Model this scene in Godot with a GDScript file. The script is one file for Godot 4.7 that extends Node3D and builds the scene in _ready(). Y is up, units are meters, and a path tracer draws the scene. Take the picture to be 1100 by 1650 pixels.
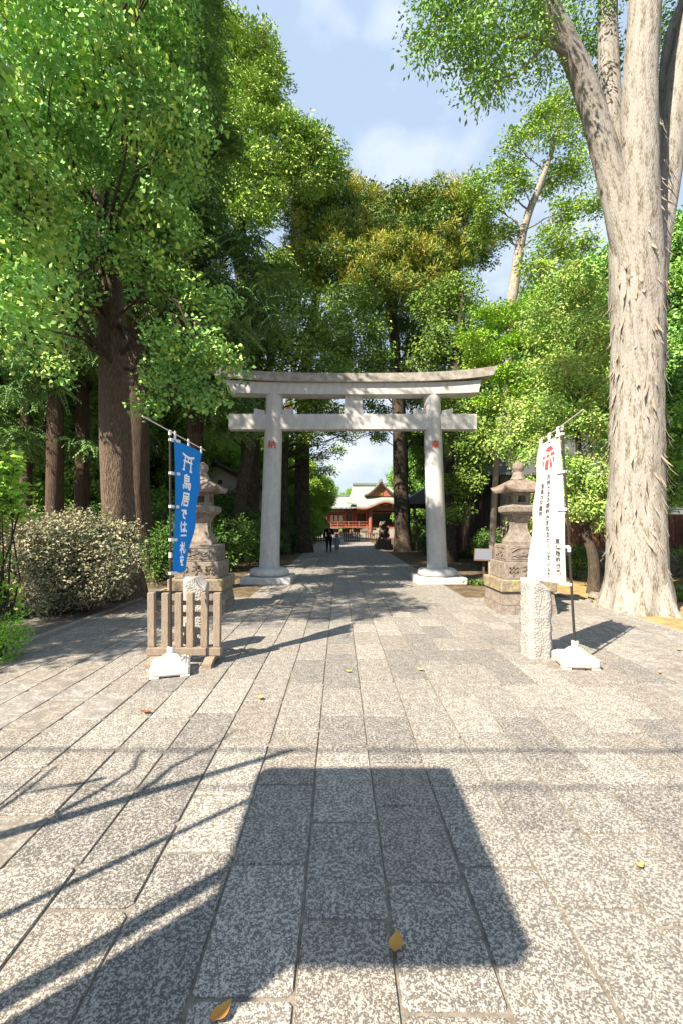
extends Node3D

# ---------------------------------------------------------------- camera model
const F := 733.0        # focal length in photo pixels (1650 high)
const CX := 546.5       # vanishing point of the approach
const CY := 843.5
const EYE := 1.7
var rng := RandomNumberGenerator.new()
var names := {}
var copies_made := 0
var MT := {}

func W(px: float, py: float, z: float) -> Vector3:
	return Vector3((px - CX) / F * z, EYE - (py - CY) / F * z, -z)

func G(px: float, py: float) -> Vector3:
	var z := EYE * F / (py - CY)
	return Vector3((px - CX) / F * z, 0, -z)

# ---------------------------------------------------------------- mesh builder
class MB:
	var v := PackedVector3Array()
	var n := PackedVector3Array()
	var uv := PackedVector2Array()
	var col := PackedColorArray()
	var idx := PackedInt32Array()
	var uvo := Vector2.ZERO
	func puv(p: Vector3, nn: Vector3) -> Vector2:
		var a := nn.abs()
		if a.y >= a.x and a.y >= a.z:
			return Vector2(p.x, p.z) + uvo
		if a.x >= a.z:
			return Vector2(p.z, -p.y) + uvo
		return Vector2(p.x, -p.y) + uvo
	func tri(a: Vector3, b: Vector3, c: Vector3, out: Vector3) -> void:
		var nn := (c - a).cross(b - a)
		if nn.length_squared() < 1e-14:
			return
		nn = nn.normalized()
		if nn.dot(out) < 0.0:
			var t := b
			b = c
			c = t
			nn = -nn
		var k := v.size()
		for p: Vector3 in [a, b, c]:
			v.append(p)
			n.append(nn)
			uv.append(puv(p, nn))
		idx.append_array(PackedInt32Array([k, k + 1, k + 2]))
	func quad(a: Vector3, b: Vector3, c: Vector3, d: Vector3, out: Vector3) -> void:
		var nn := (c - a).cross(b - d)
		if nn.length_squared() < 1e-14:
			return
		nn = nn.normalized()
		if nn.dot(out) < 0.0:
			var t := b
			b = d
			d = t
			nn = (c - a).cross(b - d).normalized()
			if nn.dot(out) < 0.0:
				nn = -nn
		var k := v.size()
		for p: Vector3 in [a, b, c, d]:
			v.append(p)
			n.append(nn)
			uv.append(puv(p, nn))
		idx.append_array(PackedInt32Array([k, k + 1, k + 2, k, k + 2, k + 3]))
	# chamfered box
	func box(c: Vector3, size: Vector3, bev := 0.0, bas := Basis.IDENTITY) -> void:
		var h := size * 0.5
		bev = minf(bev, minf(h.x, minf(h.y, h.z)) * 0.9)
		if bev <= 0.0:
			for ax in 3:
				for s in [-1.0, 1.0]:
					var e1 := Vector3.ZERO
					var e2 := Vector3.ZERO
					var o := Vector3.ZERO
					o[ax] = s * h[ax]
					e1[(ax + 1) % 3] = h[(ax + 1) % 3]
					e2[(ax + 2) % 3] = h[(ax + 2) % 3]
					quad(c + bas * (o - e1 - e2), c + bas * (o + e1 - e2), c + bas * (o + e1 + e2), c + bas * (o - e1 + e2), bas * o)
			return
		var pt := func(sx: float, sy: float, sz: float, ax: int) -> Vector3:
			var p := Vector3(sx * h.x, sy * h.y, sz * h.z)
			for k in 3:
				if k != ax:
					p[k] -= signf(p[k]) * bev
			return c + bas * p
		for ax in 3:
			for s in [-1.0, 1.0]:
				var q := []
				for m in [[-1.0, -1.0], [1.0, -1.0], [1.0, 1.0], [-1.0, 1.0]]:
					var sg := [0.0, 0.0, 0.0]
					sg[ax] = s
					sg[(ax + 1) % 3] = m[0]
					sg[(ax + 2) % 3] = m[1]
					q.append(pt.call(sg[0], sg[1], sg[2], ax))
				var o := Vector3.ZERO
				o[ax] = s
				quad(q[0], q[1], q[2], q[3], bas * o)
		for ax in 3:
			var b := (ax + 1) % 3
			var d := (ax + 2) % 3
			for s1 in [-1.0, 1.0]:
				for s2 in [-1.0, 1.0]:
					var sa := [0.0, 0.0, 0.0]
					sa[b] = s1
					sa[d] = s2
					sa[ax] = -1.0
					var se := sa.duplicate()
					se[ax] = 1.0
					var o := Vector3.ZERO
					o[b] = s1
					o[d] = s2
					quad(pt.call(sa[0], sa[1], sa[2], b), pt.call(se[0], se[1], se[2], b), pt.call(se[0], se[1], se[2], d), pt.call(sa[0], sa[1], sa[2], d), bas * o)
		for sx in [-1.0, 1.0]:
			for sy in [-1.0, 1.0]:
				for sz in [-1.0, 1.0]:
					tri(pt.call(sx, sy, sz, 0), pt.call(sx, sy, sz, 1), pt.call(sx, sy, sz, 2), bas * Vector3(sx, sy, sz))
	# a grid of points with smooth normals; rows are arrays of equal length
	func grid(rows: Array, uvs: Array, outs: Array = [], flip := false) -> void:
		var nr := rows.size()
		var nc: int = rows[0].size()
		var k0 := v.size()
		var nn := PackedVector3Array()
		nn.resize(nr * nc)
		for r in nr - 1:
			for c in nc - 1:
				var a: Vector3 = rows[r][c]
				var b: Vector3 = rows[r][c + 1]
				var d: Vector3 = rows[r + 1][c]
				var e: Vector3 = rows[r + 1][c + 1]
				var f := (e - a).cross(b - d)
				nn[r * nc + c] += f
				nn[r * nc + c + 1] += f
				nn[(r + 1) * nc + c] += f
				nn[(r + 1) * nc + c + 1] += f
		if rows[0][0].distance_to(rows[0][nc - 1]) < 1e-5:
			for r in nr:
				var s := nn[r * nc] + nn[r * nc + nc - 1]
				nn[r * nc] = s
				nn[r * nc + nc - 1] = s
		var turn := flip
		if outs.size() > 0:
			var acc := 0.0
			for r in nr:
				for c in nc:
					acc += nn[r * nc + c].normalized().dot((rows[r][c] - outs[r]).normalized())
			turn = acc < 0.0
		for r in nr:
			for c in nc:
				v.append(rows[r][c])
				n.append((-nn[r * nc + c] if turn else nn[r * nc + c]).normalized())
				uv.append(uvs[r * nc + c])
		for r in nr - 1:
			for c in nc - 1:
				var a := k0 + r * nc + c
				if turn:
					idx.append_array(PackedInt32Array([a, a + nc, a + nc + 1, a, a + nc + 1, a + 1]))
				else:
					idx.append_array(PackedInt32Array([a, a + 1, a + nc + 1, a, a + nc + 1, a + nc]))
	# tube along a path; wob(angle, t, i) gives a factor on the radius
	func tube(path: Array, rad: Array, sides: int, us := 1.0, vs := 1.0, wob = null, cap := true) -> void:
		var rows := []
		var uvs := []
		var ref := Vector3.RIGHT
		var d0: Vector3 = (path[1] - path[0]).normalized()
		if absf(d0.dot(ref)) > 0.9:
			ref = Vector3.BACK
		var along := 0.0
		for i in path.size():
			var d: Vector3
			if i == 0:
				d = path[1] - path[0]
			elif i == path.size() - 1:
				d = path[i] - path[i - 1]
			else:
				d = path[i + 1] - path[i - 1]
			d = d.normalized()
			ref = (ref - d * ref.dot(d)).normalized()
			var bi := d.cross(ref)
			if i > 0:
				along += path[i].distance_to(path[i - 1])
			var row := PackedVector3Array()
			for s in sides + 1:
				var a := TAU * (s % sides) / sides
				var r: float = rad[i]
				if wob != null:
					r *= wob.call(a, along, i)
				row.append(path[i] + (ref * cos(a) + bi * sin(a)) * r)
				uvs.append(Vector2(us * s / sides, along * vs) + uvo)
			rows.append(row)
		grid(rows, uvs, path)
		if cap:
			for e in [0, path.size() - 1]:
				var o: Vector3 = (path[0] - path[1]) if e == 0 else (path[-1] - path[-2])
				for s in sides:
					tri(path[e], rows[e][s], rows[e][s + 1], o)
	# turned shape round the y axis at c; profile of [radius, y]
	func lathe(c: Vector3, prof: Array, sides := 20, square := false) -> void:
		if square:
			for i in prof.size() - 1:
				var a: float = prof[i][0]
				var b: float = prof[i + 1][0]
				var y0: float = prof[i][1]
				var y1: float = prof[i + 1][1]
				for s in 4:
					var r := Basis(Vector3.UP, s * PI / 2)
					var o := Vector3(0, 0, 1)
					if absf(y1 - y0) < 1e-5:
						o = Vector3.UP * (1.0 if a > b else -1.0)
					elif absf(a - b) > 1e-5:
						o = Vector3(0, (a - b), y1 - y0)
					quad(c + r * Vector3(-a, y0, a), c + r * Vector3(a, y0, a), c + r * Vector3(b, y1, b), c + r * Vector3(-b, y1, b), r * o)
			return
		var rows := []
		var uvs := []
		var outs := []
		for i in prof.size():
			var row := PackedVector3Array()
			for s in sides + 1:
				var a := TAU * (s % sides) / sides
				row.append(c + Vector3(cos(a) * prof[i][0], prof[i][1], sin(a) * prof[i][0]))
				uvs.append(Vector2(float(s) / sides, prof[i][1]) + uvo)
			rows.append(row)
			outs.append(c + Vector3(0, (prof[i][1] * 0.9 + 0.1 * prof[prof.size() / 2][1]), 0))
		grid(rows, uvs, outs)
	# outline in the xy plane given as points, extruded along z by depth, moved by t
	func prism(pts: PackedVector2Array, z0: float, z1: float, t := Transform3D()) -> void:
		var ix := Geometry2D.triangulate_polygon(pts)
		for k in range(0, ix.size(), 3):
			var a := pts[ix[k]]
			var b := pts[ix[k + 1]]
			var c := pts[ix[k + 2]]
			tri(t * Vector3(a.x, a.y, z1), t * Vector3(b.x, b.y, z1), t * Vector3(c.x, c.y, z1), t.basis * Vector3(0, 0, signf(z1 - z0)))
			tri(t * Vector3(a.x, a.y, z0), t * Vector3(b.x, b.y, z0), t * Vector3(c.x, c.y, z0), t.basis * Vector3(0, 0, -signf(z1 - z0)))
		var cw := Geometry2D.is_polygon_clockwise(pts)
		for i in pts.size():
			var a := pts[i]
			var b := pts[(i + 1) % pts.size()]
			var e := b - a
			var o := Vector3(e.y, -e.x, 0) * (-1.0 if cw else 1.0)
			quad(t * Vector3(a.x, a.y, z0), t * Vector3(b.x, b.y, z0), t * Vector3(b.x, b.y, z1), t * Vector3(a.x, a.y, z1), t.basis * o)
	func mesh() -> ArrayMesh:
		var arr := []
		arr.resize(Mesh.ARRAY_MAX)
		arr[Mesh.ARRAY_VERTEX] = v
		arr[Mesh.ARRAY_NORMAL] = n
		arr[Mesh.ARRAY_TEX_UV] = uv
		if col.size() == v.size():
			arr[Mesh.ARRAY_COLOR] = col
		arr[Mesh.ARRAY_INDEX] = idx
		var m := ArrayMesh.new()
		m.add_surface_from_arrays(Mesh.PRIMITIVE_TRIANGLES, arr)
		return m

# ---------------------------------------------------------------- nodes
func numbered(called: String) -> String:
	var k: int = names.get(called, 0)
	names[called] = k + 1
	return called if k == 0 else "%s_%03d" % [called, k]

func tag(o: Node, label := "", category := "", group := "", kind := "") -> Node:
	if label: o.set_meta("label", label)
	if category: o.set_meta("category", category)
	if group: o.set_meta("group", group)
	if kind: o.set_meta("kind", kind)
	return o

func thing(called: String, label: String, category: String, at := Vector3.ZERO, turn := 0.0, group := "") -> Node3D:
	var o := Node3D.new()
	o.name = numbered(called)
	add_child(o)
	o.position = at
	o.rotation.y = turn
	tag(o, label, category, group)
	return o

func put(mesh, mat: Material, called: String, parent: Node = null) -> MeshInstance3D:
	var o := MeshInstance3D.new()
	o.mesh = mesh.mesh() if mesh is MB else mesh
	o.material_override = mat
	if parent == null:
		o.name = numbered(called)
		add_child(o)
	else:
		o.name = called
		parent.add_child(o, true)
	return o

func boxed(c: Vector3, s: Vector3, bev := 0.0, bas := Basis.IDENTITY) -> MB:
	var m := MB.new()
	m.uvo = Vector2(rng.randf(), rng.randf())
	m.box(c, s, bev, bas)
	return m

func copy(o: Node3D, at: Vector3, turn: float, label := "") -> Node3D:
	var c: Node3D = o.duplicate()
	var base_name := String(o.name)
	if base_name.length() > 4 and base_name.substr(base_name.length() - 3).is_valid_int():
		base_name = base_name.substr(0, base_name.length() - 4)
	c.name = numbered(base_name)
	add_child(c)
	c.position = at
	c.rotation.y = turn
	if label: c.set_meta("label", label)
	return c

# ---------------------------------------------------------------- textures and materials
func noise_bytes(size: int, sd: int, freq: float, oct := 4, type := FastNoiseLite.TYPE_SIMPLEX_SMOOTH, ridged := false) -> PackedByteArray:
	var f := FastNoiseLite.new()
	f.seed = sd
	f.frequency = freq
	f.noise_type = type
	f.fractal_octaves = oct
	if ridged: f.fractal_type = FastNoiseLite.FRACTAL_RIDGED
	if type == FastNoiseLite.TYPE_CELLULAR:
		f.cellular_return_type = FastNoiseLite.RETURN_DISTANCE2_SUB
	var im := f.get_seamless_image(size, size, false, false, 0.15, true)
	im.convert(Image.FORMAT_L8)
	return im.get_data()

func grad(stops: Array) -> Gradient:
	var g := Gradient.new()
	var o := PackedFloat32Array()
	var c := PackedColorArray()
	for s in stops:
		o.append(s[0])
		c.append(Color(s[1], s[2], s[3]))
	g.offsets = o
	g.colors = c
	return g

# layers: [bytes, weight]; the weighted mean picks a colour (linear values) from the stops
func tex(size: int, layers: Array, stops: Array) -> ImageTexture:
	var g := grad(stops)
	var lut := PackedByteArray()
	for i in 256:
		var c := g.sample(i / 255.0).linear_to_srgb()
		lut.append(int(clampf(c.r, 0, 1) * 255))
		lut.append(int(clampf(c.g, 0, 1) * 255))
		lut.append(int(clampf(c.b, 0, 1) * 255))
	var px := PackedByteArray()
	px.resize(size * size * 3)
	var total := 0.0
	for l in layers:
		total += l[1]
	var a: PackedByteArray = layers[0][0]
	var wa: float = layers[0][1] / total
	var b: PackedByteArray = layers[1][0] if layers.size() > 1 else a
	var wb: float = layers[1][1] / total if layers.size() > 1 else 0.0
	var c2: PackedByteArray = layers[2][0] if layers.size() > 2 else a
	var wc: float = layers[2][1] / total if layers.size() > 2 else 0.0
	for i in size * size:
		var k := int(a[i] * wa + b[i] * wb + c2[i] * wc) * 3
		px[i * 3] = lut[k]
		px[i * 3 + 1] = lut[k + 1]
		px[i * 3 + 2] = lut[k + 2]
	return ImageTexture.create_from_image(Image.create_from_data(size, size, false, Image.FORMAT_RGB8, px))

func grey(size: int, bytes: PackedByteArray) -> ImageTexture:
	return ImageTexture.create_from_image(Image.create_from_data(size, size, false, Image.FORMAT_L8, bytes))

func mat(called: String, c: Color, rough := 0.85, t: Texture2D = null, sc := Vector3.ONE, h: Texture2D = null, hs := 0.0) -> StandardMaterial3D:
	var m := StandardMaterial3D.new()
	m.albedo_color = c.linear_to_srgb()
	m.roughness = rough
	m.metallic_specular = 0.4
	m.uv1_scale = sc
	if t: m.albedo_texture = t
	if h:
		m.heightmap_enabled = true
		m.heightmap_texture = h
		m.heightmap_scale = hs
	MT[called] = m
	return m

func leafmat(called: String, c: Color, back := 0.6, rough := 0.5) -> StandardMaterial3D:
	var m := mat(called, c, rough)
	m.vertex_color_use_as_albedo = true
	m.backlight = Color(back, back, back * 0.5)
	m.cull_mode = BaseMaterial3D.CULL_DISABLED
	m.metallic_specular = 0.22
	return m

func make_materials() -> void:
	var fine := noise_bytes(1024, 11, 0.048, 3)
	var mott := noise_bytes(1024, 12, 0.02, 4)
	var wide := noise_bytes(1024, 13, 0.004, 4)
	# worn granite paving: pale worn blotches on grey brown stone
	var dk := [0.085, 0.075, 0.066]
	var lt := [0.45, 0.42, 0.375]
	var paving := tex(1024, [[fine, 0.65], [mott, 0.55], [wide, 0.2]], [[0.0, 0.085, 0.082, 0.08], [0.43, 0.135, 0.13, 0.124], [0.485, 0.18, 0.172, 0.162], [0.53, 0.335, 0.325, 0.31], [0.6, 0.415, 0.405, 0.39], [1.0, 0.51, 0.5, 0.485]])
	var paving_soft := tex(1024, [[fine, 0.5], [mott, 0.5], [wide, 0.5]], [[0.0, 0.12, 0.112, 0.103], [0.42, 0.195, 0.184, 0.17], [0.5, 0.235, 0.223, 0.206], [0.58, 0.315, 0.301, 0.281], [1.0, 0.43, 0.415, 0.395]])
	var pavh := grey(1024, fine)
	mat("paving", Color(0.97, 0.945, 0.905), 0.8, paving, Vector3(1.95, 1.95, 1), pavh, 0.25)
	mat("paving_warm", Color(0.93, 0.885, 0.83), 0.8, paving, Vector3(2.1, 2.1, 1), pavh, 0.25)
	mat("paving_grey", Color(0.77, 0.76, 0.745), 0.8, paving, Vector3(1.8, 1.8, 1), pavh, 0.25)
	mat("paving_pale", Color(1.13, 1.1, 1.05), 0.8, paving, Vector3(2.0, 2.0, 1), pavh, 0.25)
	var n512 := noise_bytes(512, 21, 0.03, 5)
	var g512 := noise_bytes(512, 22, 0.16, 2)
	var w512 := noise_bytes(512, 23, 0.009, 4)
	var c512 := noise_bytes(512, 24, 0.03, 3, FastNoiseLite.TYPE_CELLULAR)
	var ridge := noise_bytes(512, 25, 0.02, 4, FastNoiseLite.TYPE_SIMPLEX_SMOOTH, true)
	var gh := grey(512, g512)
	var nh := grey(512, n512)
	# smoother, dirtier stone of the side strips of the approach
	var dull := tex(512, [[g512, 0.5], [n512, 0.5], [w512, 0.4]], [[0.0, 0.10, 0.09, 0.075], [0.42, 0.17, 0.15, 0.125], [0.55, 0.25, 0.225, 0.185], [0.75, 0.36, 0.33, 0.28], [1.0, 0.42, 0.39, 0.34]])
	mat("paving_dull", Color(1, 1, 1), 0.85, paving_soft, Vector3(1.2, 1.2, 1), pavh, 0.2)
	mat("paving_brown", Color(0.93, 0.9, 0.865), 0.85, paving_soft, Vector3(1.1, 1.1, 1), pavh, 0.2)
	mat("joint", Color(1, 1, 1), 0.95, tex(512, [[g512, 0.5], [n512, 0.6]], [[0.0, 0.08, 0.072, 0.06], [0.45, 0.18, 0.161, 0.135], [1.0, 0.32, 0.29, 0.245]]), Vector3(0.8, 0.8, 1))
	mat("soil", Color(1, 1, 1), 1.0, tex(512, [[g512, 0.4], [n512, 0.6], [w512, 0.6]], [[0.0, 0.035, 0.026, 0.016], [0.4, 0.085, 0.062, 0.038], [0.6, 0.15, 0.112, 0.068], [0.8, 0.2, 0.16, 0.09], [1.0, 0.23, 0.21, 0.12]]), Vector3(0.35, 0.35, 1), nh, 1.2)
	mat("soil_light", Color(1, 1, 1), 1.0, tex(512, [[g512, 0.4], [n512, 0.5], [w512, 0.8]], [[0.0, 0.16, 0.105, 0.05], [0.4, 0.28, 0.19, 0.09], [0.55, 0.36, 0.26, 0.115], [0.7, 0.3, 0.27, 0.09], [1.0, 0.4, 0.33, 0.18]]), Vector3(0.5, 0.5, 1), nh, 1.0)
	mat("gravel", Color(1, 1, 1), 1.0, tex(512, [[g512, 0.6], [n512, 0.4], [w512, 0.5]], [[0.0, 0.05, 0.045, 0.038], [0.45, 0.13, 0.118, 0.1], [0.65, 0.22, 0.2, 0.17], [1.0, 0.34, 0.31, 0.27]]), Vector3(0.7, 0.7, 1), gh, 0.8)
	mat("asphalt", Color(1, 1, 1), 0.95, tex(512, [[g512, 0.8], [w512, 0.3]], [[0.0, 0.03, 0.03, 0.03], [0.5, 0.06, 0.06, 0.058], [1.0, 0.12, 0.118, 0.11]]), Vector3(1.2, 1.2, 1))
	# torii granite: fine salt and pepper with rain stains
	var tor := tex(512, [[g512, 0.55], [n512, 0.35], [w512, 0.5]], [[0.0, 0.34, 0.338, 0.325], [0.38, 0.5, 0.498, 0.488], [0.55, 0.57, 0.568, 0.56], [0.75, 0.63, 0.628, 0.62], [1.0, 0.68, 0.678, 0.67]])
	mat("torii", Color(0.9, 0.905, 0.92), 0.75, tor, Vector3(1.1, 0.35, 1), gh, 0.08)
	var cap := tex(512, [[g512, 0.5], [ridge, 0.35], [w512, 0.8]], [[0.0, 0.1, 0.092, 0.08], [0.4, 0.22, 0.2, 0.175], [0.55, 0.3, 0.275, 0.245], [0.7, 0.36, 0.34, 0.31], [1.0, 0.46, 0.44, 0.42]])
	mat("torii_cap", Color(1.1, 1.12, 1.15), 0.85, cap, Vector3(0.7, 0.9, 1), gh, 0.1)
	var lan := tex(512, [[g512, 0.4], [n512, 0.5], [w512, 0.6]], [[0.0, 0.12, 0.098, 0.078], [0.4, 0.24, 0.2, 0.163], [0.55, 0.32, 0.27, 0.225], [0.7, 0.37, 0.33, 0.28], [1.0, 0.46, 0.42, 0.36]])
	mat("lantern", Color(0.74, 0.75, 0.77), 0.9, lan, Vector3(1.1, 1.1, 1), nh, 0.5)
	mat("lantern_roof", Color(0.66, 0.64, 0.63), 0.9, lan, Vector3(1.3, 1.3, 1), nh, 0.5)
	var lich := tex(512, [[g512, 0.3], [n512, 0.7], [w512, 0.6]], [[0.0, 0.13, 0.105, 0.082], [0.4, 0.27, 0.215, 0.165], [0.56, 0.34, 0.28, 0.21], [0.6, 0.4, 0.34, 0.15], [0.66, 0.48, 0.38, 0.07], [0.72, 0.38, 0.33, 0.23], [1.0, 0.44, 0.4, 0.33]])
	mat("lantern_lichen", Color(0.76, 0.77, 0.78), 0.9, lich, Vector3(0.8, 0.8, 1), nh, 0.5)
	mat("granite_post", Color(1, 1, 1), 0.8, tex(512, [[g512, 0.7], [n512, 0.6], [w512, 0.2]], [[0.0, 0.16, 0.15, 0.14], [0.35, 0.28, 0.27, 0.25], [0.5, 0.4, 0.385, 0.365], [1.0, 0.56, 0.54, 0.52]]), Vector3(1.6, 1.6, 1), nh, 1.2)
	mat("dark_stone", Color(0.5, 0.5, 0.48), 0.9, lan, Vector3(1, 1, 1), nh, 0.5)
	# bark
	mat("ginkgo_bark", Color(1, 1, 1), 0.95, tex(512, [[ridge, 0.9], [n512, 0.4], [g512, 0.2]], [[0.0, 0.2, 0.15, 0.11], [0.4, 0.17, 0.128, 0.096], [0.6, 0.11, 0.08, 0.06], [0.8, 0.05, 0.036, 0.026], [1.0, 0.025, 0.018, 0.013]]), Vector3(4, 0.32, 1), grey(512, ridge), -2.5)
	mat("conifer_bark", Color(0.72, 0.66, 0.62), 0.95, tex(512, [[ridge, 0.8], [n512, 0.4]], [[0.0, 0.26, 0.2, 0.16], [0.5, 0.16, 0.12, 0.095], [0.75, 0.07, 0.05, 0.04], [1.0, 0.03, 0.022, 0.018]]), Vector3(5, 0.14, 1), grey(512, ridge), -2.0)
	mat("dark_bark", Color(0.75, 0.73, 0.7), 0.95, tex(512, [[n512, 0.6], [g512, 0.3], [w512, 0.4]], [[0.0, 0.03, 0.024, 0.018], [0.45, 0.085, 0.068, 0.052], [0.6, 0.13, 0.108, 0.084], [1.0, 0.2, 0.18, 0.14]]), Vector3(2, 0.5, 1), nh, 2.0)
	mat("pale_bark", Color(1, 1, 1), 0.9, tex(512, [[n512, 0.7], [g512, 0.2], [w512, 0.4]], [[0.0, 0.1, 0.085, 0.065], [0.4, 0.25, 0.22, 0.18], [0.6, 0.36, 0.33, 0.28], [1.0, 0.5, 0.46, 0.4]]), Vector3(2, 0.6, 1), nh, 1.5)
	var kb := noise_bytes(1024, 31, 0.006, 5)
	var kf := noise_bytes(1024, 32, 0.03, 4)
	mat("zelkova_bark", Color(0.78, 0.8, 0.84), 0.9, tex(1024, [[kb, 0.75], [kf, 0.6], [fine, 0.25]], [[0.0, 0.08, 0.06, 0.045], [0.3, 0.19, 0.155, 0.11], [0.38, 0.28, 0.255, 0.19], [0.45, 0.345, 0.32, 0.28], [0.54, 0.4, 0.375, 0.34], [0.61, 0.44, 0.42, 0.385], [0.67, 0.36, 0.28, 0.21], [0.72, 0.43, 0.4, 0.36], [1.0, 0.5, 0.475, 0.45]]), Vector3(2.2, 0.3, 1), grey(1024, kf), 1.1)
	mat("bark_flake", Color(0.28, 0.24, 0.2), 0.9)
	mat("twig", Color(0.07, 0.055, 0.04), 0.95)
	# wood, metal, plastic, paint
	mat("old_wood", Color(1, 1, 1), 0.9, tex(512, [[ridge, 0.6], [n512, 0.4], [g512, 0.3]], [[0.0, 0.2, 0.155, 0.115], [0.45, 0.3, 0.245, 0.19], [0.65, 0.22, 0.175, 0.135], [1.0, 0.1, 0.08, 0.06]]), Vector3(6, 0.5, 1), grey(512, ridge), -0.5)
	mat("grey_rail", Color(1.3, 1.25, 1.2), 0.9, dull, Vector3(3, 3, 1))
	mat("black_pole", Color(0.035, 0.03, 0.03), 0.4)
	mat("white_plastic", Color(0.6, 0.59, 0.57), 0.45)
	mat("soiled_plastic", Color(1, 1, 1), 0.6, tex(512, [[n512, 0.6], [w512, 0.6], [g512, 0.3]], [[0.0, 0.22, 0.17, 0.12], [0.35, 0.38, 0.32, 0.26], [0.48, 0.52, 0.49, 0.44], [1.0, 0.6, 0.58, 0.55]]), Vector3(2.5, 2.5, 1))
	mat("white_tab", Color(0.62, 0.62, 0.62), 0.8)
	mat("red_paint", Color(0.5, 0.1, 0.05), 0.7)
	mat("vermilion", Color(0.30, 0.11, 0.075), 0.6)
	mat("plaster", Color(0.6, 0.57, 0.53), 0.9, null)
	mat("copper_roof", Color(1, 1, 1), 0.6, tex(512, [[n512, 0.5], [w512, 0.5]], [[0.0, 0.19, 0.235, 0.215], [0.5, 0.27, 0.315, 0.29], [1.0, 0.35, 0.39, 0.365]]), Vector3(0.4, 0.4, 1))
	mat("roof_edge", Color(0.16, 0.2, 0.18), 0.7)
	mat("dark_wood", Color(0.09, 0.055, 0.038), 0.8)
	mat("brown_wall", Color(0.075, 0.048, 0.036), 0.9)
	mat("shop_glass", Color(0.05, 0.06, 0.06), 0.1)
	mat("paper_screen", Color(0.7, 0.68, 0.62), 0.9)
	mat("gold", Color(0.7, 0.45, 0.12), 0.35).metallic = 0.8
	mat("grey_tile", Color(0.13, 0.14, 0.15), 0.5)
	mat("siding", Color(0.24, 0.27, 0.31), 0.7)
	mat("concrete", Color(1, 1, 1), 0.9, dull, Vector3(0.6, 0.6, 1))
	MT.concrete.albedo_color = Color(0.95, 0.97, 1.0)
	mat("rust_board", Color(1, 1, 1), 0.9, tex(512, [[n512, 0.6], [w512, 0.6]], [[0.0, 0.05, 0.03, 0.022], [0.5, 0.16, 0.075, 0.045], [1.0, 0.3, 0.17, 0.11]]), Vector3(0.6, 0.25, 1))
	mat("iron", Color(0.03, 0.035, 0.04), 0.5)
	mat("lamp_glass", Color(0.6, 0.62, 0.62), 0.2)
	mat("green_tag", Color(0.03, 0.16, 0.11), 0.5)
	mat("wire", Color(0.03, 0.03, 0.03), 0.6)
	# foliage; the copies carry the tint
	leafmat("leaf", Color(1, 1, 1), 1.0)
	leafmat("leaf_gloss", Color(1, 1, 1), 0.9, 0.4)
	leafmat("leaf_matt", Color(1, 1, 1), 0.6, 0.7)

# ---------------------------------------------------------------- foliage
func leaf_poly(m: MB, base: Vector3, d: Vector3, side: Vector3, ln: float, wd: float, shape: int) -> void:
	var up := side.cross(d).normalized()
	var k := m.v.size()
	if shape == 1:   # fan (ginkgo)
		var p := [base, base + d * ln * 0.75 - side * wd * 0.62, base + d * ln - side * wd * 0.2 + up * wd * 0.12, base + d * ln + side * wd * 0.2 + up * wd * 0.12, base + d * ln * 0.75 + side * wd * 0.62]
		for q: Vector3 in p:
			m.v.append(q)
			m.n.append(up)
			m.uv.append(Vector2.ZERO)
		m.idx.append_array(PackedInt32Array([k, k + 1, k + 2, k, k + 2, k + 3, k, k + 3, k + 4]))
		return
	var b1 := base + d * ln * 0.45 - side * wd * 0.5 + up * wd * 0.16
	var b2 := base + d * ln * 0.45 + side * wd * 0.5 + up * wd * 0.16
	var t := base + d * ln - up * ln * 0.12
	var n1 := (side * 0.35 + up).normalized()
	var n2 := (-side * 0.35 + up).normalized()
	for q: Vector3 in [base, b1, t]:
		m.v.append(q)
		m.n.append(n1)
		m.uv.append(Vector2.ZERO)
	for q: Vector3 in [base, t, b2]:
		m.v.append(q)
		m.n.append(n2)
		m.uv.append(Vector2.ZERO)
	m.idx.append_array(PackedInt32Array([k, k + 1, k + 2, k + 3, k + 4, k + 5]))

# a spray of leaves round the origin; ext is the half extent, droop pulls leaf tips down
func cluster(sd: int, count: int, ext: Vector3, ln: float, wd: float, droop := 0.3, shape := 0) -> ArrayMesh:
	var r := RandomNumberGenerator.new()
	r.seed = sd
	var m := MB.new()
	for i in count:
		var p := Vector3(r.randf_range(-1, 1), r.randf_range(-1, 1), r.randf_range(-1, 1))
		while p.length() > 1.0:
			p = Vector3(r.randf_range(-1, 1), r.randf_range(-1, 1), r.randf_range(-1, 1))
		var out := Vector3(p.x, 0, p.z) + Vector3(r.randf_range(-0.5, 0.5), r.randf_range(-0.35, 0.35), r.randf_range(-0.5, 0.5))
		var d := (out.normalized() - Vector3.UP * (droop + r.randf_range(-0.5, 0.5))).normalized()
		var side := d.cross(Vector3.UP * 0.8 + Vector3(r.randf_range(-1.2, 1.2), 0, r.randf_range(-1.2, 1.2))).normalized()
		var s := r.randf_range(0.7, 1.25)
		leaf_poly(m, p * ext, d, side, ln * s, wd * s, shape)
	return m.mesh()

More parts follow.
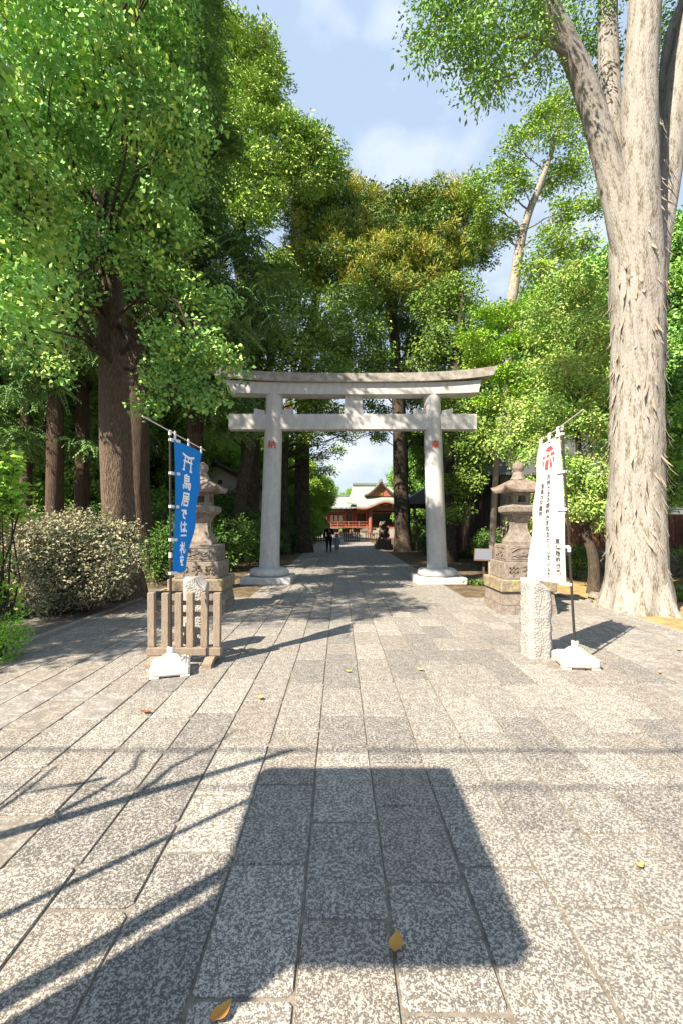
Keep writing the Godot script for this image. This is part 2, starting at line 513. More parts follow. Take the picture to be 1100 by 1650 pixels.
# flat fern-like conifer spray
func frond(sd: int, ln: float, wd: float, droop: float) -> ArrayMesh:
	var r := RandomNumberGenerator.new()
	r.seed = sd
	var m := MB.new()
	for f in 5:
		var a := f * TAU / 5 + r.randf_range(-0.4, 0.4)
		var dir := Vector3(cos(a), -0.15, sin(a)).normalized()
		var side := dir.cross(Vector3.UP).normalized()
		for k in 9:
			var t := (k + 0.5) / 9.0
			var p := dir * ln * t - Vector3.UP * ln * droop * t * t
			for s in [-1.0, 1.0]:
				var d: Vector3 = (dir * 0.8 + side * s * 0.8 - Vector3.UP * (droop * t * 1.4 + r.randf_range(0, 0.3))).normalized()
				leaf_poly(m, p, d, d.cross(Vector3.UP).normalized(), wd * (1.15 - t * 0.7) * r.randf_range(0.8, 1.2), wd * 0.24, 0)
	return m.mesh()

# lobes: [centre, radius, flatness]; per: clusters for each square metre of lobe; tints: array of linear colours
func crown(parent: Node3D, called: String, lobes: Array, mesh: Mesh, material: Material, per: float, size: float, tints: Array, shell := 0.45, tilt := 0.7, top_only := false, spread := 1.0) -> MultiMeshInstance3D:
	var buf := PackedFloat32Array()
	var count := 0
	var parts := lobes.duplicate()
	for l in lobes:   # smaller clumps budding from each lobe break up its outline
		for k in 3:
			var d := Vector3(rng.randfn(), rng.randfn() * 0.7 + 0.25, rng.randfn()).normalized()
			parts.append([l[0] + d * l[1] * 0.8, l[1] * rng.randf_range(0.4, 0.65), l[2] if l.size() > 2 else 0.8])
	per *= 0.5
	for l in parts:
		var c: Vector3 = l[0] - parent.position
		var r: float = l[1]
		var fl: float = l[2] if l.size() > 2 else 0.8
		var k := int(ceil(per * r * r * 12.0))
		for i in k:
			var p := Vector3(rng.randfn(), rng.randfn(), rng.randfn()).normalized()
			if top_only and p.y < -0.1:
				p.y = -p.y
			var rr := r * lerpf(shell, 1.0, pow(rng.randf(), 0.55)) * spread
			rr *= 1.0 + 0.22 * sin(p.x * 5.0 + c.x * 3.0) * sin(p.z * 4.0 + c.z * 2.0 + p.y * 5.0)
			var at := c + Vector3(p.x, p.y * fl, p.z) * rr
			var s := size * rng.randf_range(0.65, 1.35)
			var b := Basis(Vector3.UP, rng.randf() * TAU)
			b = Basis(Vector3(rng.randf_range(-1, 1), 0, rng.randf_range(-1, 1)).normalized(), rng.randf() * tilt) * b
			b = b.scaled(Vector3(s, s, s))
			var t: Color = tints[rng.randi() % tints.size()]
			var g := rng.randf_range(0.8, 1.2)
			buf.append_array(PackedFloat32Array([b.x.x, b.y.x, b.z.x, at.x, b.x.y, b.y.y, b.z.y, at.y, b.x.z, b.y.z, b.z.z, at.z, t.r * g, t.g * g, t.b * g, 1.0]))
			count += 1
	var mm := MultiMesh.new()
	mm.transform_format = MultiMesh.TRANSFORM_3D
	mm.use_colors = true
	mm.mesh = mesh
	mm.instance_count = count
	mm.buffer = buf
	var o := MultiMeshInstance3D.new()
	o.name = called
	o.multimesh = mm
	o.material_override = material
	o.set_meta("kind", "stuff")
	parent.add_child(o, true)
	copies_made += count
	return o

func bend(a: Vector3, b: Vector3, sag: float, n := 6) -> Array:
	var out := []
	var off := Vector3(rng.randf_range(-1, 1), rng.randf_range(-0.3, 0.6), rng.randf_range(-1, 1)) * a.distance_to(b) * 0.1
	for i in n + 1:
		var t := float(i) / n
		var p := a.lerp(b, t) + off * sin(t * PI)
		p.y += sag * sin(t * PI) + 0.0
		if i > 0 and i < n:
			p += Vector3(rng.randf_range(-1, 1), rng.randf_range(-1, 1), rng.randf_range(-1, 1)) * a.distance_to(b) * 0.025
		out.append(p)
	return out

func taper(r0: float, r1: float, n: int) -> Array:
	var out := []
	for i in n + 1:
		out.append(lerpf(r0, r1, pow(float(i) / n, 0.8)))
	return out

func spine(pts: Array, n: int) -> Array:   # smooth path through world points
	var c := Curve3D.new()
	for i in pts.size():
		var a: Vector3 = pts[maxi(i - 1, 0)]
		var b: Vector3 = pts[mini(i + 1, pts.size() - 1)]
		var d := (b - a) / 6.0
		c.add_point(pts[i], -d, d)
	var out := []
	var ln := c.get_baked_length()
	for i in n + 1:
		out.append(c.sample_baked(ln * i / n, true))
	return out

func pick_radius(pts: Array, rad: Array, n: int) -> Array:
	var out := []
	var tot := 0.0
	var acc := [0.0]
	for i in pts.size() - 1:
		tot += pts[i].distance_to(pts[i + 1])
		acc.append(tot)
	for k in n + 1:
		var d := tot * k / n
		var i := 0
		while i < acc.size() - 2 and acc[i + 1] < d:
			i += 1
		out.append(lerpf(rad[i], rad[i + 1], clampf((d - acc[i]) / (acc[i + 1] - acc[i]), 0, 1)))
	return out

# a tree with a trunk through the given world points, limbs out to its lobes and a crown of leaf sprays
func tree(called: String, label: String, group: String, pts: Array, rad: Array, lobes: Array, bark: String, mesh: Mesh, leaf: String, per: float, size: float, tints: Array, sides := 12, limb := 0.05, flare := 0.35, shell := 0.45, tilt := 0.7) -> Node3D:
	var o := thing(called, label, "tree", pts[0], 0.0, group)
	var m := MB.new()
	m.uvo = Vector2(rng.randf(), rng.randf())
	var n := 22
	var path := spine(pts, n)
	var rr := pick_radius(pts, rad, n)
	var local := []
	for p: Vector3 in path:
		local.append(p - pts[0])
	var ph := rng.randf() * TAU
	var wob := func(a: float, along: float, _i: int) -> float:
		return 1.0 + flare * exp(-along * 2.2) * (1.0 + 0.5 * sin(a * 5.0 + ph)) + 0.05 * sin(a * 3.0 + along * 0.8 + ph) + 0.03 * sin(a * 7.0 - along * 1.3)
	m.tube(local, rr, sides, 1.0, 1.0, wob)
	for l in lobes:
		var c: Vector3 = l[0] - pts[0]
		var best := -1
		for i in range(int(n * 0.3), n + 1):
			if local[i].y < c.y - 0.25 * Vector2(local[i].x - c.x, local[i].z - c.z).length():
				best = i
		if best < 0: best = int(n * rng.randf_range(0.3, 0.5))
		var r0 := minf(rr[best] * 0.55, limb * (0.5 + 0.5 * l[1]))
		if r0 < 0.008: continue
		m.tube(bend(local[best], c + Vector3(0, l[1] * 0.3, 0), 0.0), taper(r0, r0 * 0.2, 6), 6, 1.0, 1.0)
		for k in 4:
			var e: Vector3 = c + Vector3(rng.randf_range(-1, 1), rng.randf_range(-0.3, 0.9), rng.randf_range(-1, 1)) * l[1] * 0.8
			m.tube(bend(local[best].lerp(c, rng.randf_range(0.55, 0.9)), e, 0.0, 4), taper(r0 * 0.4, r0 * 0.1, 4), 4, 1.0, 1.0, null, false)
	put(m, MT[bark], "trunk", o)
	crown(o, "crown", lobes, mesh, MT[leaf], per, size, tints, shell, tilt)
	return o

func px_lobes(list: Array) -> Array:   # [px, py, depth, radius in metres(, flatness)]
	var out := []
	for l in list:
		out.append([W(l[0], l[1], l[2]), l[3], l[4] if l.size() > 4 else 0.8])
	return out

func ball_lobes(c: Vector3, ext: Vector3, k: int, r: float, fl := 0.75) -> Array:
	var out := []
	for i in k:
		var p := Vector3(rng.randfn(), rng.randfn(), rng.randfn()).normalized() * pow(rng.randf(), 0.4)
		out.append([c + p * ext, r * rng.randf_range(0.75, 1.25), fl])
	return out

func bush(called: String, label: String, group: String, at: Vector3, lobes: Array, mesh: Mesh, leaf: String, per: float, size: float, tints: Array, stems := 5, category := "bush") -> Node3D:
	var o := thing(called, label, category, at, 0.0, group)
	var m := MB.new()
	for l in lobes:
		for k in maxi(1, stems / 2):
			var b := Vector3(rng.randf_range(-0.12, 0.12), -0.02, rng.randf_range(-0.12, 0.12)) + Vector3(l[0].x - at.x, 0, l[0].z - at.z) * 0.55
			var e: Vector3 = l[0] - at + Vector3(rng.randf_range(-1, 1), rng.randf_range(0, 0.6), rng.randf_range(-1, 1)) * l[1] * 0.6
			m.tube(bend(b, e, 0.0, 4), taper(0.018, 0.006, 4), 5, 1.0, 1.0)
	put(m, MT.dark_bark, "stem", o)
	crown(o, "foliage", lobes, mesh, MT[leaf], per, size, tints, 0.35, 0.8)
	return o

# ---------------------------------------------------------------- lettering
const GLYPH := {
	"鳥": "5,0 4,1;2.5,1 2.5,6;2.5,1 7.5,1 7.5,4.2;2.5,2.6 7.5,2.6;2.5,4.2 7.5,4.2;2.5,6 9,6 8.6,9.6 7.5,9.6;1,7.5 1.4,9.5;3,7.3 3.4,8.9;5,7.2 5.3,8.8;6.8,7 7.2,8.4",
	"居": "2,1 8.5,1 8.5,3.2 2,3.2;2,1 2,6 0.8,9.5;3,4.8 9.4,4.8;6,3.4 6,6.5;3.8,6.6 8.6,6.6 8.6,9.4 3.8,9.4 3.8,6.6",
	"で": "1,2 8.5,1.6 5,3.5 4,6 5.2,8.6 7.5,9.2;7,4 7.8,5.2;8.4,3.4 9.2,4.6",
	"は": "2,1 1.3,5 2,9.4;4,3 9,2.8;6.8,0.8 6.8,8 5.5,9.2 4,8.4 5,7.2 7,7.6 9,9",
	"一": "1,5 9,4.8",
	"礼": "3,0.5 3.8,1.6;0.8,3 5,3 1,7;3,5 3,9.6;3.6,5 5,6.4;6.6,0.8 6.6,7.6 7.4,9 9.4,9 9.5,7",
	"を": "1.5,2 8,1.8;4.6,0.4 2,5.6 4.5,4.6 5.6,7;8.6,4 4,6.4 3.8,8.6 8.4,9.2",
	"神": "2.8,0.4 3.4,1.4;0.8,2.6 4.6,2.6 0.8,6.4;2.8,4.6 2.8,9.6;5.4,2.2 9.4,2.2 9.4,7 5.4,7 5.4,2.2;5.4,4.6 9.4,4.6;7.4,0.5 7.4,9.7",
	"東": "1,1.8 9,1.8;2.2,3.4 7.8,3.4 7.8,6.4 2.2,6.4 2.2,3.4;2.2,4.9 7.8,4.9;5,0.4 5,9.7;4.6,6.6 1,9.2;5.4,6.6 9,9.2",
	"京": "5,0.4 5,1.8;1,2 9,2;2.8,3.6 7.2,3.6 7.2,6 2.8,6 2.8,3.6;5,6 5,9.4 4.2,9;3,7 1.6,9;7,7 8.6,9",
	"都": "1,2 5.6,2;3.2,0.5 3.2,3.8;0.6,3.9 6,3.9;5.6,1 0.8,6.2;2,5.4 5,5.4 5,9.4 2,9.4 2,5.4;2,7.4 5,7.4;7,1 7,9.7;7,1 9.3,1 8.2,4 9.4,6.4 7.6,7",
	"社": "2.8,0.4 3.4,1.4;0.8,2.8 4.6,2.8 0.8,6.6;2.8,4.8 2.8,9.6;5.2,4 9.4,4;7.3,1 7.3,9;5,9 9.6,9",
	"庁": "5,0.4 5,1.6;2,1.8 9,1.8;2,1.8 1,9.4;3.6,4 9,4;6.4,4 6.4,9.2 5.2,8.8",
	"家": "5,0.2 5,1.4;1.2,3 1.2,1.6 8.8,1.6 8.8,3;2.6,3.6 7.4,3.6;5,3.6 1.4,6.4;4,4.6 5.8,7 5.4,9.6 4.2,9;5,6 1.4,9;8,4.6 6,6;6,5.6 9,9.2",
	"庭": "5,0.4 5,1.6;2,1.8 9,1.8;2,1.8 1,9.4;2.8,3.6 4.4,3.6 3.2,5.6 4.4,5.8 2.6,9;3,7 9.4,9.4;8.4,3.2 5.4,4;5.2,5.6 9,5.6;7,3.8 7,7.8;5.2,7.8 9,7.8",
	"の": "5.2,2 3.6,8 1.6,7 1.6,4.6 4.4,2 7.4,2.4 8.8,5 7.6,8 5.8,9",
	"守": "5,0.2 5,1.4;1.2,3 1.2,1.6 8.8,1.6 8.8,3;1.2,5 8.8,5;6.6,3.4 6.6,9.2 5.2,8.8;3,6.2 4.2,7.6",
	"護": "1,1.4 3.8,1.4;0.6,2.8 4,2.8;1,4.2 3.8,4.2;1,5.4 3.8,5.4;1,6.8 3.8,6.8 3.8,9 1,9 1,6.8;4.8,1.4 9.6,1.4;6,0.6 6,2.4;8.2,0.6 8.2,2.4;5.4,3 5.4,6.4;5,3.4 9.2,3.4;5.4,4.6 9,4.6;5.4,5.8 9.4,5.8;7.2,2.8 7.2,5.8;5,7 9,7 5,9.6;6,7.6 9.4,9.6",
	"氏": "8,0.6 2,2 2,8.8 4,7.8;2,4.6 8.6,4.4;5.2,1.6 6,5 7.6,8.4 9.2,9.4 9.4,7.6",
	"さ": "1.6,3 8.4,2.4;5,0.6 7,5.6;2.4,6 3,8.6 7,9.2",
	"ま": "1.8,2.2 8.2,2;2.2,4.4 7.8,4.2;5,0.6 5,8 3.6,9.2 2.4,8.2 4,7.2 8,9",
	"札": "0.8,3 5,3;3,0.5 3,9.6;3,3.4 0.8,6.6;3.2,4 4.8,5.6;6.6,0.8 6.6,8 7.4,9.2 9.4,9.2 9.5,7",
	"御": "2.6,0.6 0.8,2.4;2.8,2.8 0.6,5.4;2,4.6 2,9.6;4.6,0.6 3.6,2;3.8,2 6.4,2;3.4,3.8 6.6,3.8;5,2 5,8.6;5,6 6.4,6;3.8,5.4 3.8,8.8 6.6,8.4;7.4,1.2 7.4,9.6;7.4,1.2 9.4,1.2 9.4,7.6 8.4,7.2",
	"お": "1.4,2.6 6.4,2.4;3.8,0.6 3.8,8.6 2,8.8 1.6,7.2 5,5 8,5.4 8.4,7.6 6,9.2;7.4,1.6 9,3.2",
	"つ": "1,3.6 6,2.4 9,4.4 8.4,7 5,8.8",
	"り": "2.8,1 2.4,5 3.4,4.4;7,0.8 7.4,5 6.4,8 4.2,9.6",
	"し": "3,0.8 2.8,7 4,9.2 6.4,8.8 8.4,6.8",
	"ょ": "5,3 5,8 3.6,9.2 2.6,8.4 4,7.6 7.6,9;5,5 7.6,4.8",
	"う": "3.4,0.8 6.6,1.8;2,4.4 5.6,3.2 7.6,4.4 7.2,7 4,9.6",
	"納": "2.8,0.4 1.2,2.8 2.8,3.2;4.2,1.8 0.8,5.4 4.4,5;2.6,5.4 2.6,9.6;1.2,6.8 0.8,8.6;3.8,6.6 4.4,8.2;5.4,2.6 5.4,9.6;5.4,2.6 9.4,2.6 9.4,9.4 8.4,9;7.4,0.6 7.4,4 5.8,6.6;7.4,4 9,6.4",
	"奉": "1.4,1.4 8.6,1.4;2,3 8,3;0.8,4.6 9.2,4.6;5,0.2 4.6,3 1,7.4;5.4,4.6 9,7.4;3.2,6.6 6.8,6.6;2.6,8 7.4,8;5,5.4 5,9.8",
	"中": "1.4,2.6 8.6,2.6 8.6,6.4 1.4,6.4 1.4,2.6;5,0.4 5,9.8",
	"子": "2,1.2 8,1.2 5,3.6;5,3.6 5.2,8.6 3.8,9.2;0.8,5 9.2,5",
}

func strokes(g: String) -> Array:
	var out := []
	for s in GLYPH[g].split(";"):
		var line := []
		for p in s.split(" "):
			var q: PackedStringArray = p.split(",")
			line.append(Vector2(float(q[0]), float(q[1])) / 10.0)
		out.append(line)
	return out

func draw_glyph(im: Image, g: String, x: float, y: float, sz: Vector2, pen: int, ink: Color, mirror := false) -> void:
	for line in strokes(g):
		for i in line.size() - 1:
			var a: Vector2 = line[i]
			var b: Vector2 = line[i + 1]
			if mirror:
				a.x = 1.0 - a.x
				b.x = 1.0 - b.x
			a = Vector2(x, y) + a * sz
			b = Vector2(x, y) + b * sz
			var k := int(ceil(a.distance_to(b)))
			for t in k + 1:
				var p := a.lerp(b, float(t) / maxi(k, 1))
				im.fill_rect(Rect2i(int(p.x) - pen / 2, int(p.y) - pen / 2, pen, pen), ink)

# carved or painted characters as shallow bars in the xy plane, facing +z
func glyph_mesh(g: String, size: float, thick: float, depth: float, wrap_r := 0.0) -> MB:
	var m := MB.new()
	for line in strokes(g):
		for i in line.size() - 1:
			var a := Vector3((line[i].x - 0.5) * size, (0.5 - line[i].y) * size, 0)
			var b := Vector3((line[i + 1].x - 0.5) * size, (0.5 - line[i + 1].y) * size, 0)
			var c := (a + b) * 0.5
			if wrap_r > 0.0:
				c.z = sqrt(maxf(0.0, wrap_r * wrap_r - c.x * c.x)) - wrap_r
			var d := (b - a)
			var bas := Basis(Vector3(0, 0, 1), atan2(d.y, d.x))
			if wrap_r > 0.0:
				bas = Basis(Vector3.UP, c.x / wrap_r) * bas
			m.box(c, Vector3(d.length() + thick * 0.8, thick, depth), 0.0, bas)
	return m

# ---------------------------------------------------------------- bodies as one surface
func body_mesh(bones: Array, cell: float, k: float) -> MB:
	var lo := Vector3(1e9, 1e9, 1e9)
	var hi := -lo
	for b in bones:
		for e in 2:
			var r: float = b[2 + e] + cell * 2
			lo = lo.min(b[e] - Vector3.ONE * r)
			hi = hi.max(b[e] + Vector3.ONE * r)
	var nx := int((hi.x - lo.x) / cell) + 2
	var ny := int((hi.y - lo.y) / cell) + 2
	var nz := int((hi.z - lo.z) / cell) + 2
	var fld := PackedFloat32Array()
	fld.resize(nx * ny * nz)
	fld.fill(1.0)
	var own := PackedInt32Array()
	own.resize(nx * ny * nz)
	var best := PackedFloat32Array()
	best.resize(nx * ny * nz)
	best.fill(1e9)
	for bi in bones.size():
		var b: Array = bones[bi]
		var A: Vector3 = b[0]
		var B: Vector3 = b[1]
		var ab := B - A
		var l2 := maxf(ab.length_squared(), 1e-9)
		var r: float = maxf(b[2], b[3]) + cell * 3 + k
		var p0 := (A.min(B) - Vector3.ONE * r - lo) / cell
		var p1 := (A.max(B) + Vector3.ONE * r - lo) / cell
		for z in range(maxi(0, int(p0.z)), mini(nz, int(p1.z) + 1)):
			for y in range(maxi(0, int(p0.y)), mini(ny, int(p1.y) + 1)):
				for x in range(maxi(0, int(p0.x)), mini(nx, int(p1.x) + 1)):
					var p := lo + Vector3(x, y, z) * cell
					var t := clampf((p - A).dot(ab) / l2, 0, 1)
					var d: float = p.distance_to(A + ab * t) - lerpf(b[2], b[3], t)
					var i := (z * ny + y) * nx + x
					if d < best[i]:
						best[i] = d
						own[i] = bi
					var h := maxf(k - absf(fld[i] - d), 0.0) / k
					fld[i] = minf(fld[i], d) - h * h * k * 0.25
	var m := MB.new()
	var at := {}
	for z in nz - 1:
		for y in ny - 1:
			for x in nx - 1:
				var i := (z * ny + y) * nx + x
				var s0 := fld[i] < 0.0
				var mixed := false
				var acc := Vector3.ZERO
				var cnt := 0
				for e in EDGES:
					var ia: int = i + e[0] + e[1] * nx + e[2] * nx * ny
					var ib: int = i + e[3] + e[4] * nx + e[5] * nx * ny
					var fa := fld[ia]
					var fb := fld[ib]
					if (fa < 0.0) != (fb < 0.0):
						var t := fa / (fa - fb)
						acc += Vector3(lerpf(e[0], e[3], t), lerpf(e[1], e[4], t), lerpf(e[2], e[5], t))
						cnt += 1
						mixed = true
				if mixed:
					at[i] = m.v.size()
					m.v.append(lo + (Vector3(x, y, z) + acc / cnt) * cell)
					var gx := fld[i + 1] - fld[i]
					var gy := fld[i + nx] - fld[i]
					var gz := fld[i + nx * ny] - fld[i]
					m.n.append(Vector3(gx, gy, gz).normalized())
					m.uv.append(Vector2.ZERO)
					m.col.append(bones[own[i]][4])
	for i: int in at:
		var x := i % nx
		var y := (i / nx) % ny
		var z := i / (nx * ny)
		var st := [1, nx, nx * ny]
		var ps := [x, y, z]
		for ax in 3:
			var u := (ax + 1) % 3
			var w := (ax + 2) % 3
			if ps[u] == 0 or ps[w] == 0: continue
			var a := fld[i] < 0.0
			var b := fld[i + st[ax]] < 0.0
			if a == b: continue
			var q := [at[i], at.get(i - st[u], -1), at.get(i - st[u] - st[w], -1), at.get(i - st[w], -1)]
			if -1 in q: continue
			if a:
				m.idx.append_array(PackedInt32Array([q[0], q[2], q[1], q[0], q[3], q[2]]))
			else:
				m.idx.append_array(PackedInt32Array([q[0], q[1], q[2], q[0], q[2], q[3]]))
	return m

const EDGES := [[0,0,0,1,0,0],[0,1,0,1,1,0],[0,0,1,1,0,1],[0,1,1,1,1,1],[0,0,0,0,1,0],[1,0,0,1,1,0],[0,0,1,0,1,1],[1,0,1,1,1,1],[0,0,0,0,0,1],[1,0,0,1,0,1],[0,1,0,0,1,1],[1,1,0,1,1,1]]

# ================================================================ the scene
func _ready() -> void:
	rng.seed = 7
	var cam := Camera3D.new()
	cam.name = "camera"
	cam.projection = Camera3D.PROJECTION_FRUSTUM
	cam.near = 0.05
	cam.far = 600.0
	cam.size = 1650.0 / F * cam.near
	cam.frustum_offset = Vector2(550.0 - CX, CY - 825.0) / F * cam.near
	cam.position = Vector3(0, EYE, 0)
	add_child(cam)
	var sun := DirectionalLight3D.new()
	sun.name = "sun"
	sun.light_energy = 1.56
	sun.light_color = Color(1.0, 0.94, 0.85)
	sun.light_angular_distance = 0.55
	sun.shadow_enabled = true
	add_child(sun)
	sun.look_at_from_position(Vector3.ZERO, Vector3(0.757, -1.0, -0.70), Vector3.UP)
	var env := Environment.new()
	env.tonemap_mode = Environment.TONE_MAPPER_LINEAR
	env.tonemap_exposure = 2.85
	env.sdfgi_enabled = true
	env.ssao_enabled = true
	env.ssil_enabled = true
	env.background_mode = Environment.BG_SKY
	var sm := ProceduralSkyMaterial.new()
	sm.sky_top_color = Color(0.195, 0.25, 0.335).linear_to_srgb()
	sm.sky_horizon_color = Color(0.3, 0.335, 0.37).linear_to_srgb()
	sm.sky_curve = 0.18
	sm.ground_bottom_color = Color(0.12, 0.11, 0.09).linear_to_srgb()
	sm.ground_horizon_color = Color(0.35, 0.38, 0.38).linear_to_srgb()
	sm.sun_angle_max = 1.0
	sm.sky_cover = cloud_cover()
	sm.sky_cover_modulate = Color(1, 1, 1)
	var sky := Sky.new()
	sky.sky_material = sm
	env.sky = sky
	var we := WorldEnvironment.new()
	we.name = "environment"
	we.environment = env
	add_child(we)

	make_materials()
	build_ground()
	build_torii()
	build_shrine()
	build_side_buildings()
	build_lanterns()
	build_posts_and_fence()
	build_banners()
	build_street_side()
	build_zelkova()
	build_trees()
	build_bushes()
	build_far_details()
	build_people()
	build_fallen_leaves()

func cloud_cover() -> ImageTexture:
	var f := FastNoiseLite.new()
	f.seed = 5
	f.frequency = 5.0
	f.fractal_octaves = 6
	var f2 := FastNoiseLite.new()
	f2.seed = 9
	f2.frequency = 0.9
	f2.fractal_octaves = 2
	var w := 2048
	var h := 1024
	var im := Image.create(w, h, false, Image.FORMAT_RGBA8)
	# soft cloud banks of the photograph, as directions
	var puffs := []
	for q in [[585, 275, 0.10], [625, 235, 0.05], [765, 265, 0.09], [720, 300, 0.07], [508, 12, 0.045], [600, 740, 0.12], [640, 30, 0.04], [960, 380, 0.12]]:
		puffs.append([Vector3((q[0] - CX) / F, -(q[1] - CY) / F, -1).normalized(), q[2]])
	for y in h / 2:
		var el := (0.5 - (y + 0.5) / h) * PI
		for x in w:
			var az := (x + 0.5) / w * TAU
			var d := Vector3(sin(az) * cos(el), sin(el), -cos(az) * cos(el))
			var n := f.get_noise_3d(d.x, d.y * 2.0, d.z) * 0.8 + 0.1
			var big := f2.get_noise_3d(d.x + 3.0, d.y * 1.5, d.z)
			var a := clampf((big - 0.3) * 1.6 + n * 0.8, 0, 1) * 0.12
			for q in puffs:
				var ang: float = d.distance_to(q[0]) / q[1]
				if ang < 2.2:
					a = maxf(a, clampf(0.55 - ang * 0.8 + n * 2.2, 0, 1) * 0.36)
			im.set_pixel(x, y, Color(0.52, 0.48, 0.45, a))
	return ImageTexture.create_from_image(im)

# ---------------------------------------------------------------- ground
func sheet(x0: float, x1: float, z0: float, z1: float, y: float, m: Material, called: String, parent: Node = null, thick := 0.0) -> MeshInstance3D:
	var b := MB.new()
	b.quad(Vector3(x0, y, -z0), Vector3(x1, y, -z0), Vector3(x1, y, -z1), Vector3(x0, y, -z1), Vector3.UP)
	if thick > 0.0:
		b.quad(Vector3(x0, y, -z0), Vector3(x1, y, -z0), Vector3(x1, y - thick, -z0), Vector3(x0, y - thick, -z0), Vector3.BACK)
	return put(b, m, called, parent)

func stone(m: MB, x0: float, x1: float, z0: float, z1: float, y: float, jit := 0.004) -> void:
	var bev := 0.007
	var c := [Vector3(x0, y, -z0), Vector3(x1, y, -z0), Vector3(x1, y, -z1), Vector3(x0, y, -z1)]
	var top := []
	var low := []
	for i in 4:
		c[i] += Vector3(rng.randf_range(-jit, jit), rng.randf_range(-0.0015, 0.0015), rng.randf_range(-jit, jit))
	var mid: Vector3 = (c[0] + c[1] + c[2] + c[3]) / 4.0
	# corners are clipped a little so that the joints look worn
	for i in 4:
		var a: Vector3 = c[i]
		var pv: Vector3 = c[(i + 3) % 4]
		var nx: Vector3 = c[(i + 1) % 4]
		var k := rng.randf_range(0.008, 0.03)
		for e: Vector3 in [a + (pv - a).normalized() * k, a + (nx - a).normalized() * k]:
			low.append(Vector3(e.x, y - bev, e.z))
			var inn := (mid - e)
			inn.y = 0
			top.append(e + inn.normalized() * bev)
	m.uvo = Vector2(rng.randf_range(0, 3), rng.randf_range(0, 3))
	var nt := top.size()
	for i in range(1, nt - 1):
		m.tri(top[0], top[i], top[i + 1], Vector3.UP)
	for i in nt:
		var j := (i + 1) % nt
		var o: Vector3 = (low[i] + low[j]) * 0.5 - mid
		m.quad(top[i], top[j], low[j], low[i], Vector3(o.x, 0.6, o.z))
		m.quad(low[i], low[j], low[j] - Vector3.UP * 0.03, low[i] - Vector3.UP * 0.03, Vector3(o.x, 0, o.z))

func build_ground() -> void:
	tag(sheet(-150, 150, -60, 250, -0.05, MT.soil, "ground"), "", "", "", "structure")
	tag(sheet(-60, 60, -9, -1.3, -0.036, MT.asphalt, "road"), "", "", "", "structure")
	tag(sheet(5.4, 16, -1.2, 16, -0.03, MT.soil_light, "dirt_verge"), "", "", "", "structure")
	tag(sheet(-16, -4.58, -1.2, 12, -0.03, MT.gravel, "dirt_yard"), "", "", "", "structure")
	tag(sheet(-12, 22, 49, 62, -0.03, MT.gravel, "forecourt"), "", "", "", "structure")
	var pv := Node3D.new()
	pv.name = "pavement"
	add_child(pv)
	tag(pv, "", "", "", "structure")
	sheet(-4.46, 5.27, -1.25, 10.5, -0.011, MT.joint, "bedding", pv)
	sheet(-4.46, 5.27, 10.5, 49.5, -0.012, MT.soil, "side_strip", pv)
	sheet(-2.07, 2.9, 10.5, 49.5, -0.009, MT.joint, "path_bedding", pv)
	var all := []
	var lens := [0.5, 0.58, 0.64, 0.7, 0.78, 0.86]
	for k in range(-12, 14):
		var x0 := 0.217 + 0.377 * k
		var x1 := x0 + 0.377
		if x0 < -4.45: x0 = -4.45
		if x1 > 5.26: x1 = 5.26
		if x1 - x0 < 0.08: continue
		var far := 49.3 if (x0 > -2.1 and x1 < 2.95) else 10.45
		var z := -1.2 - rng.randf() * 0.4
		while z < far:
			var ln: float = lens[rng.randi() % lens.size()]
			if z > 5.0 and rng.randf() < 0.3: ln *= 0.55
			var z1 := minf(z + ln, far)
			if z1 - z > 0.1 and z1 > -1.2:
				all.append([k, x0, x1, maxf(z, -1.2), z1])
			z = z1
	# the stones that show largest come first
	for s in all:
		var zc: float = (s[3] + s[4]) * 0.5
		var area := 0.0
		if zc > 1.2:
			var px: float = absf((s[1] + s[2]) * 0.5 / zc * F + CX - 550.0)
			if px < 550.0 + 120.0 / zc:
				area = (s[2] - s[1]) * (s[4] - s[3]) / (zc * zc * zc)
		s.append(area)
	all.sort_custom(func(a, b): return a[5] > b[5])
	var rest := MB.new()
	var rest_dull := MB.new()
	for i in all.size():
		var s: Array = all[i]
		var off: float = absf((s[1] + s[2]) * 0.5 - 0.4)
		var dull := rng.randf() < clampf((off - 1.9) * 0.55, 0.0, 0.9)
		if s[3] > 10.4: dull = false   # the inner path is laid in the same mottled stone throughout
		var jw := rng.randf_range(0.004, 0.007)
		var jz := rng.randf_range(0.006, 0.011)
		var m := MB.new() if i < 295 else (rest_dull if dull else rest)
		stone(m, s[1] + jw, s[2] - jw, s[3] + jz, s[4] - jz, rng.randf_range(-0.002, 0.002))
		if i < 295:
			var which: String = ["paving", "paving", "paving_pale", "paving_grey", "paving_warm"][rng.randi() % 5]
			if dull: which = ["paving_dull", "paving_brown", "paving_dull", "paving_warm"][rng.randi() % 4]
			put(m, MT[which], "paving_stone", pv)
	tag(put(rest, MT.paving, "distant_paving", pv), "", "", "", "stuff")
	tag(put(rest_dull, MT.paving_dull, "side_paving", pv), "", "", "", "stuff")
	for side in 2:
		var z := -1.2
		while z < 12.0:
			var ln := rng.randf_range(0.75, 1.0)
			var m := MB.new()
			var x := 5.275 if side == 0 else -4.575
			stone(m, x, x + 0.11, z + 0.004, z + ln - 0.004, rng.randf_range(0.006, 0.012))
			put(m, MT.paving_pale if rng.randf() < 0.5 else MT.paving_dull, "kerb_stone", pv)
			z += ln

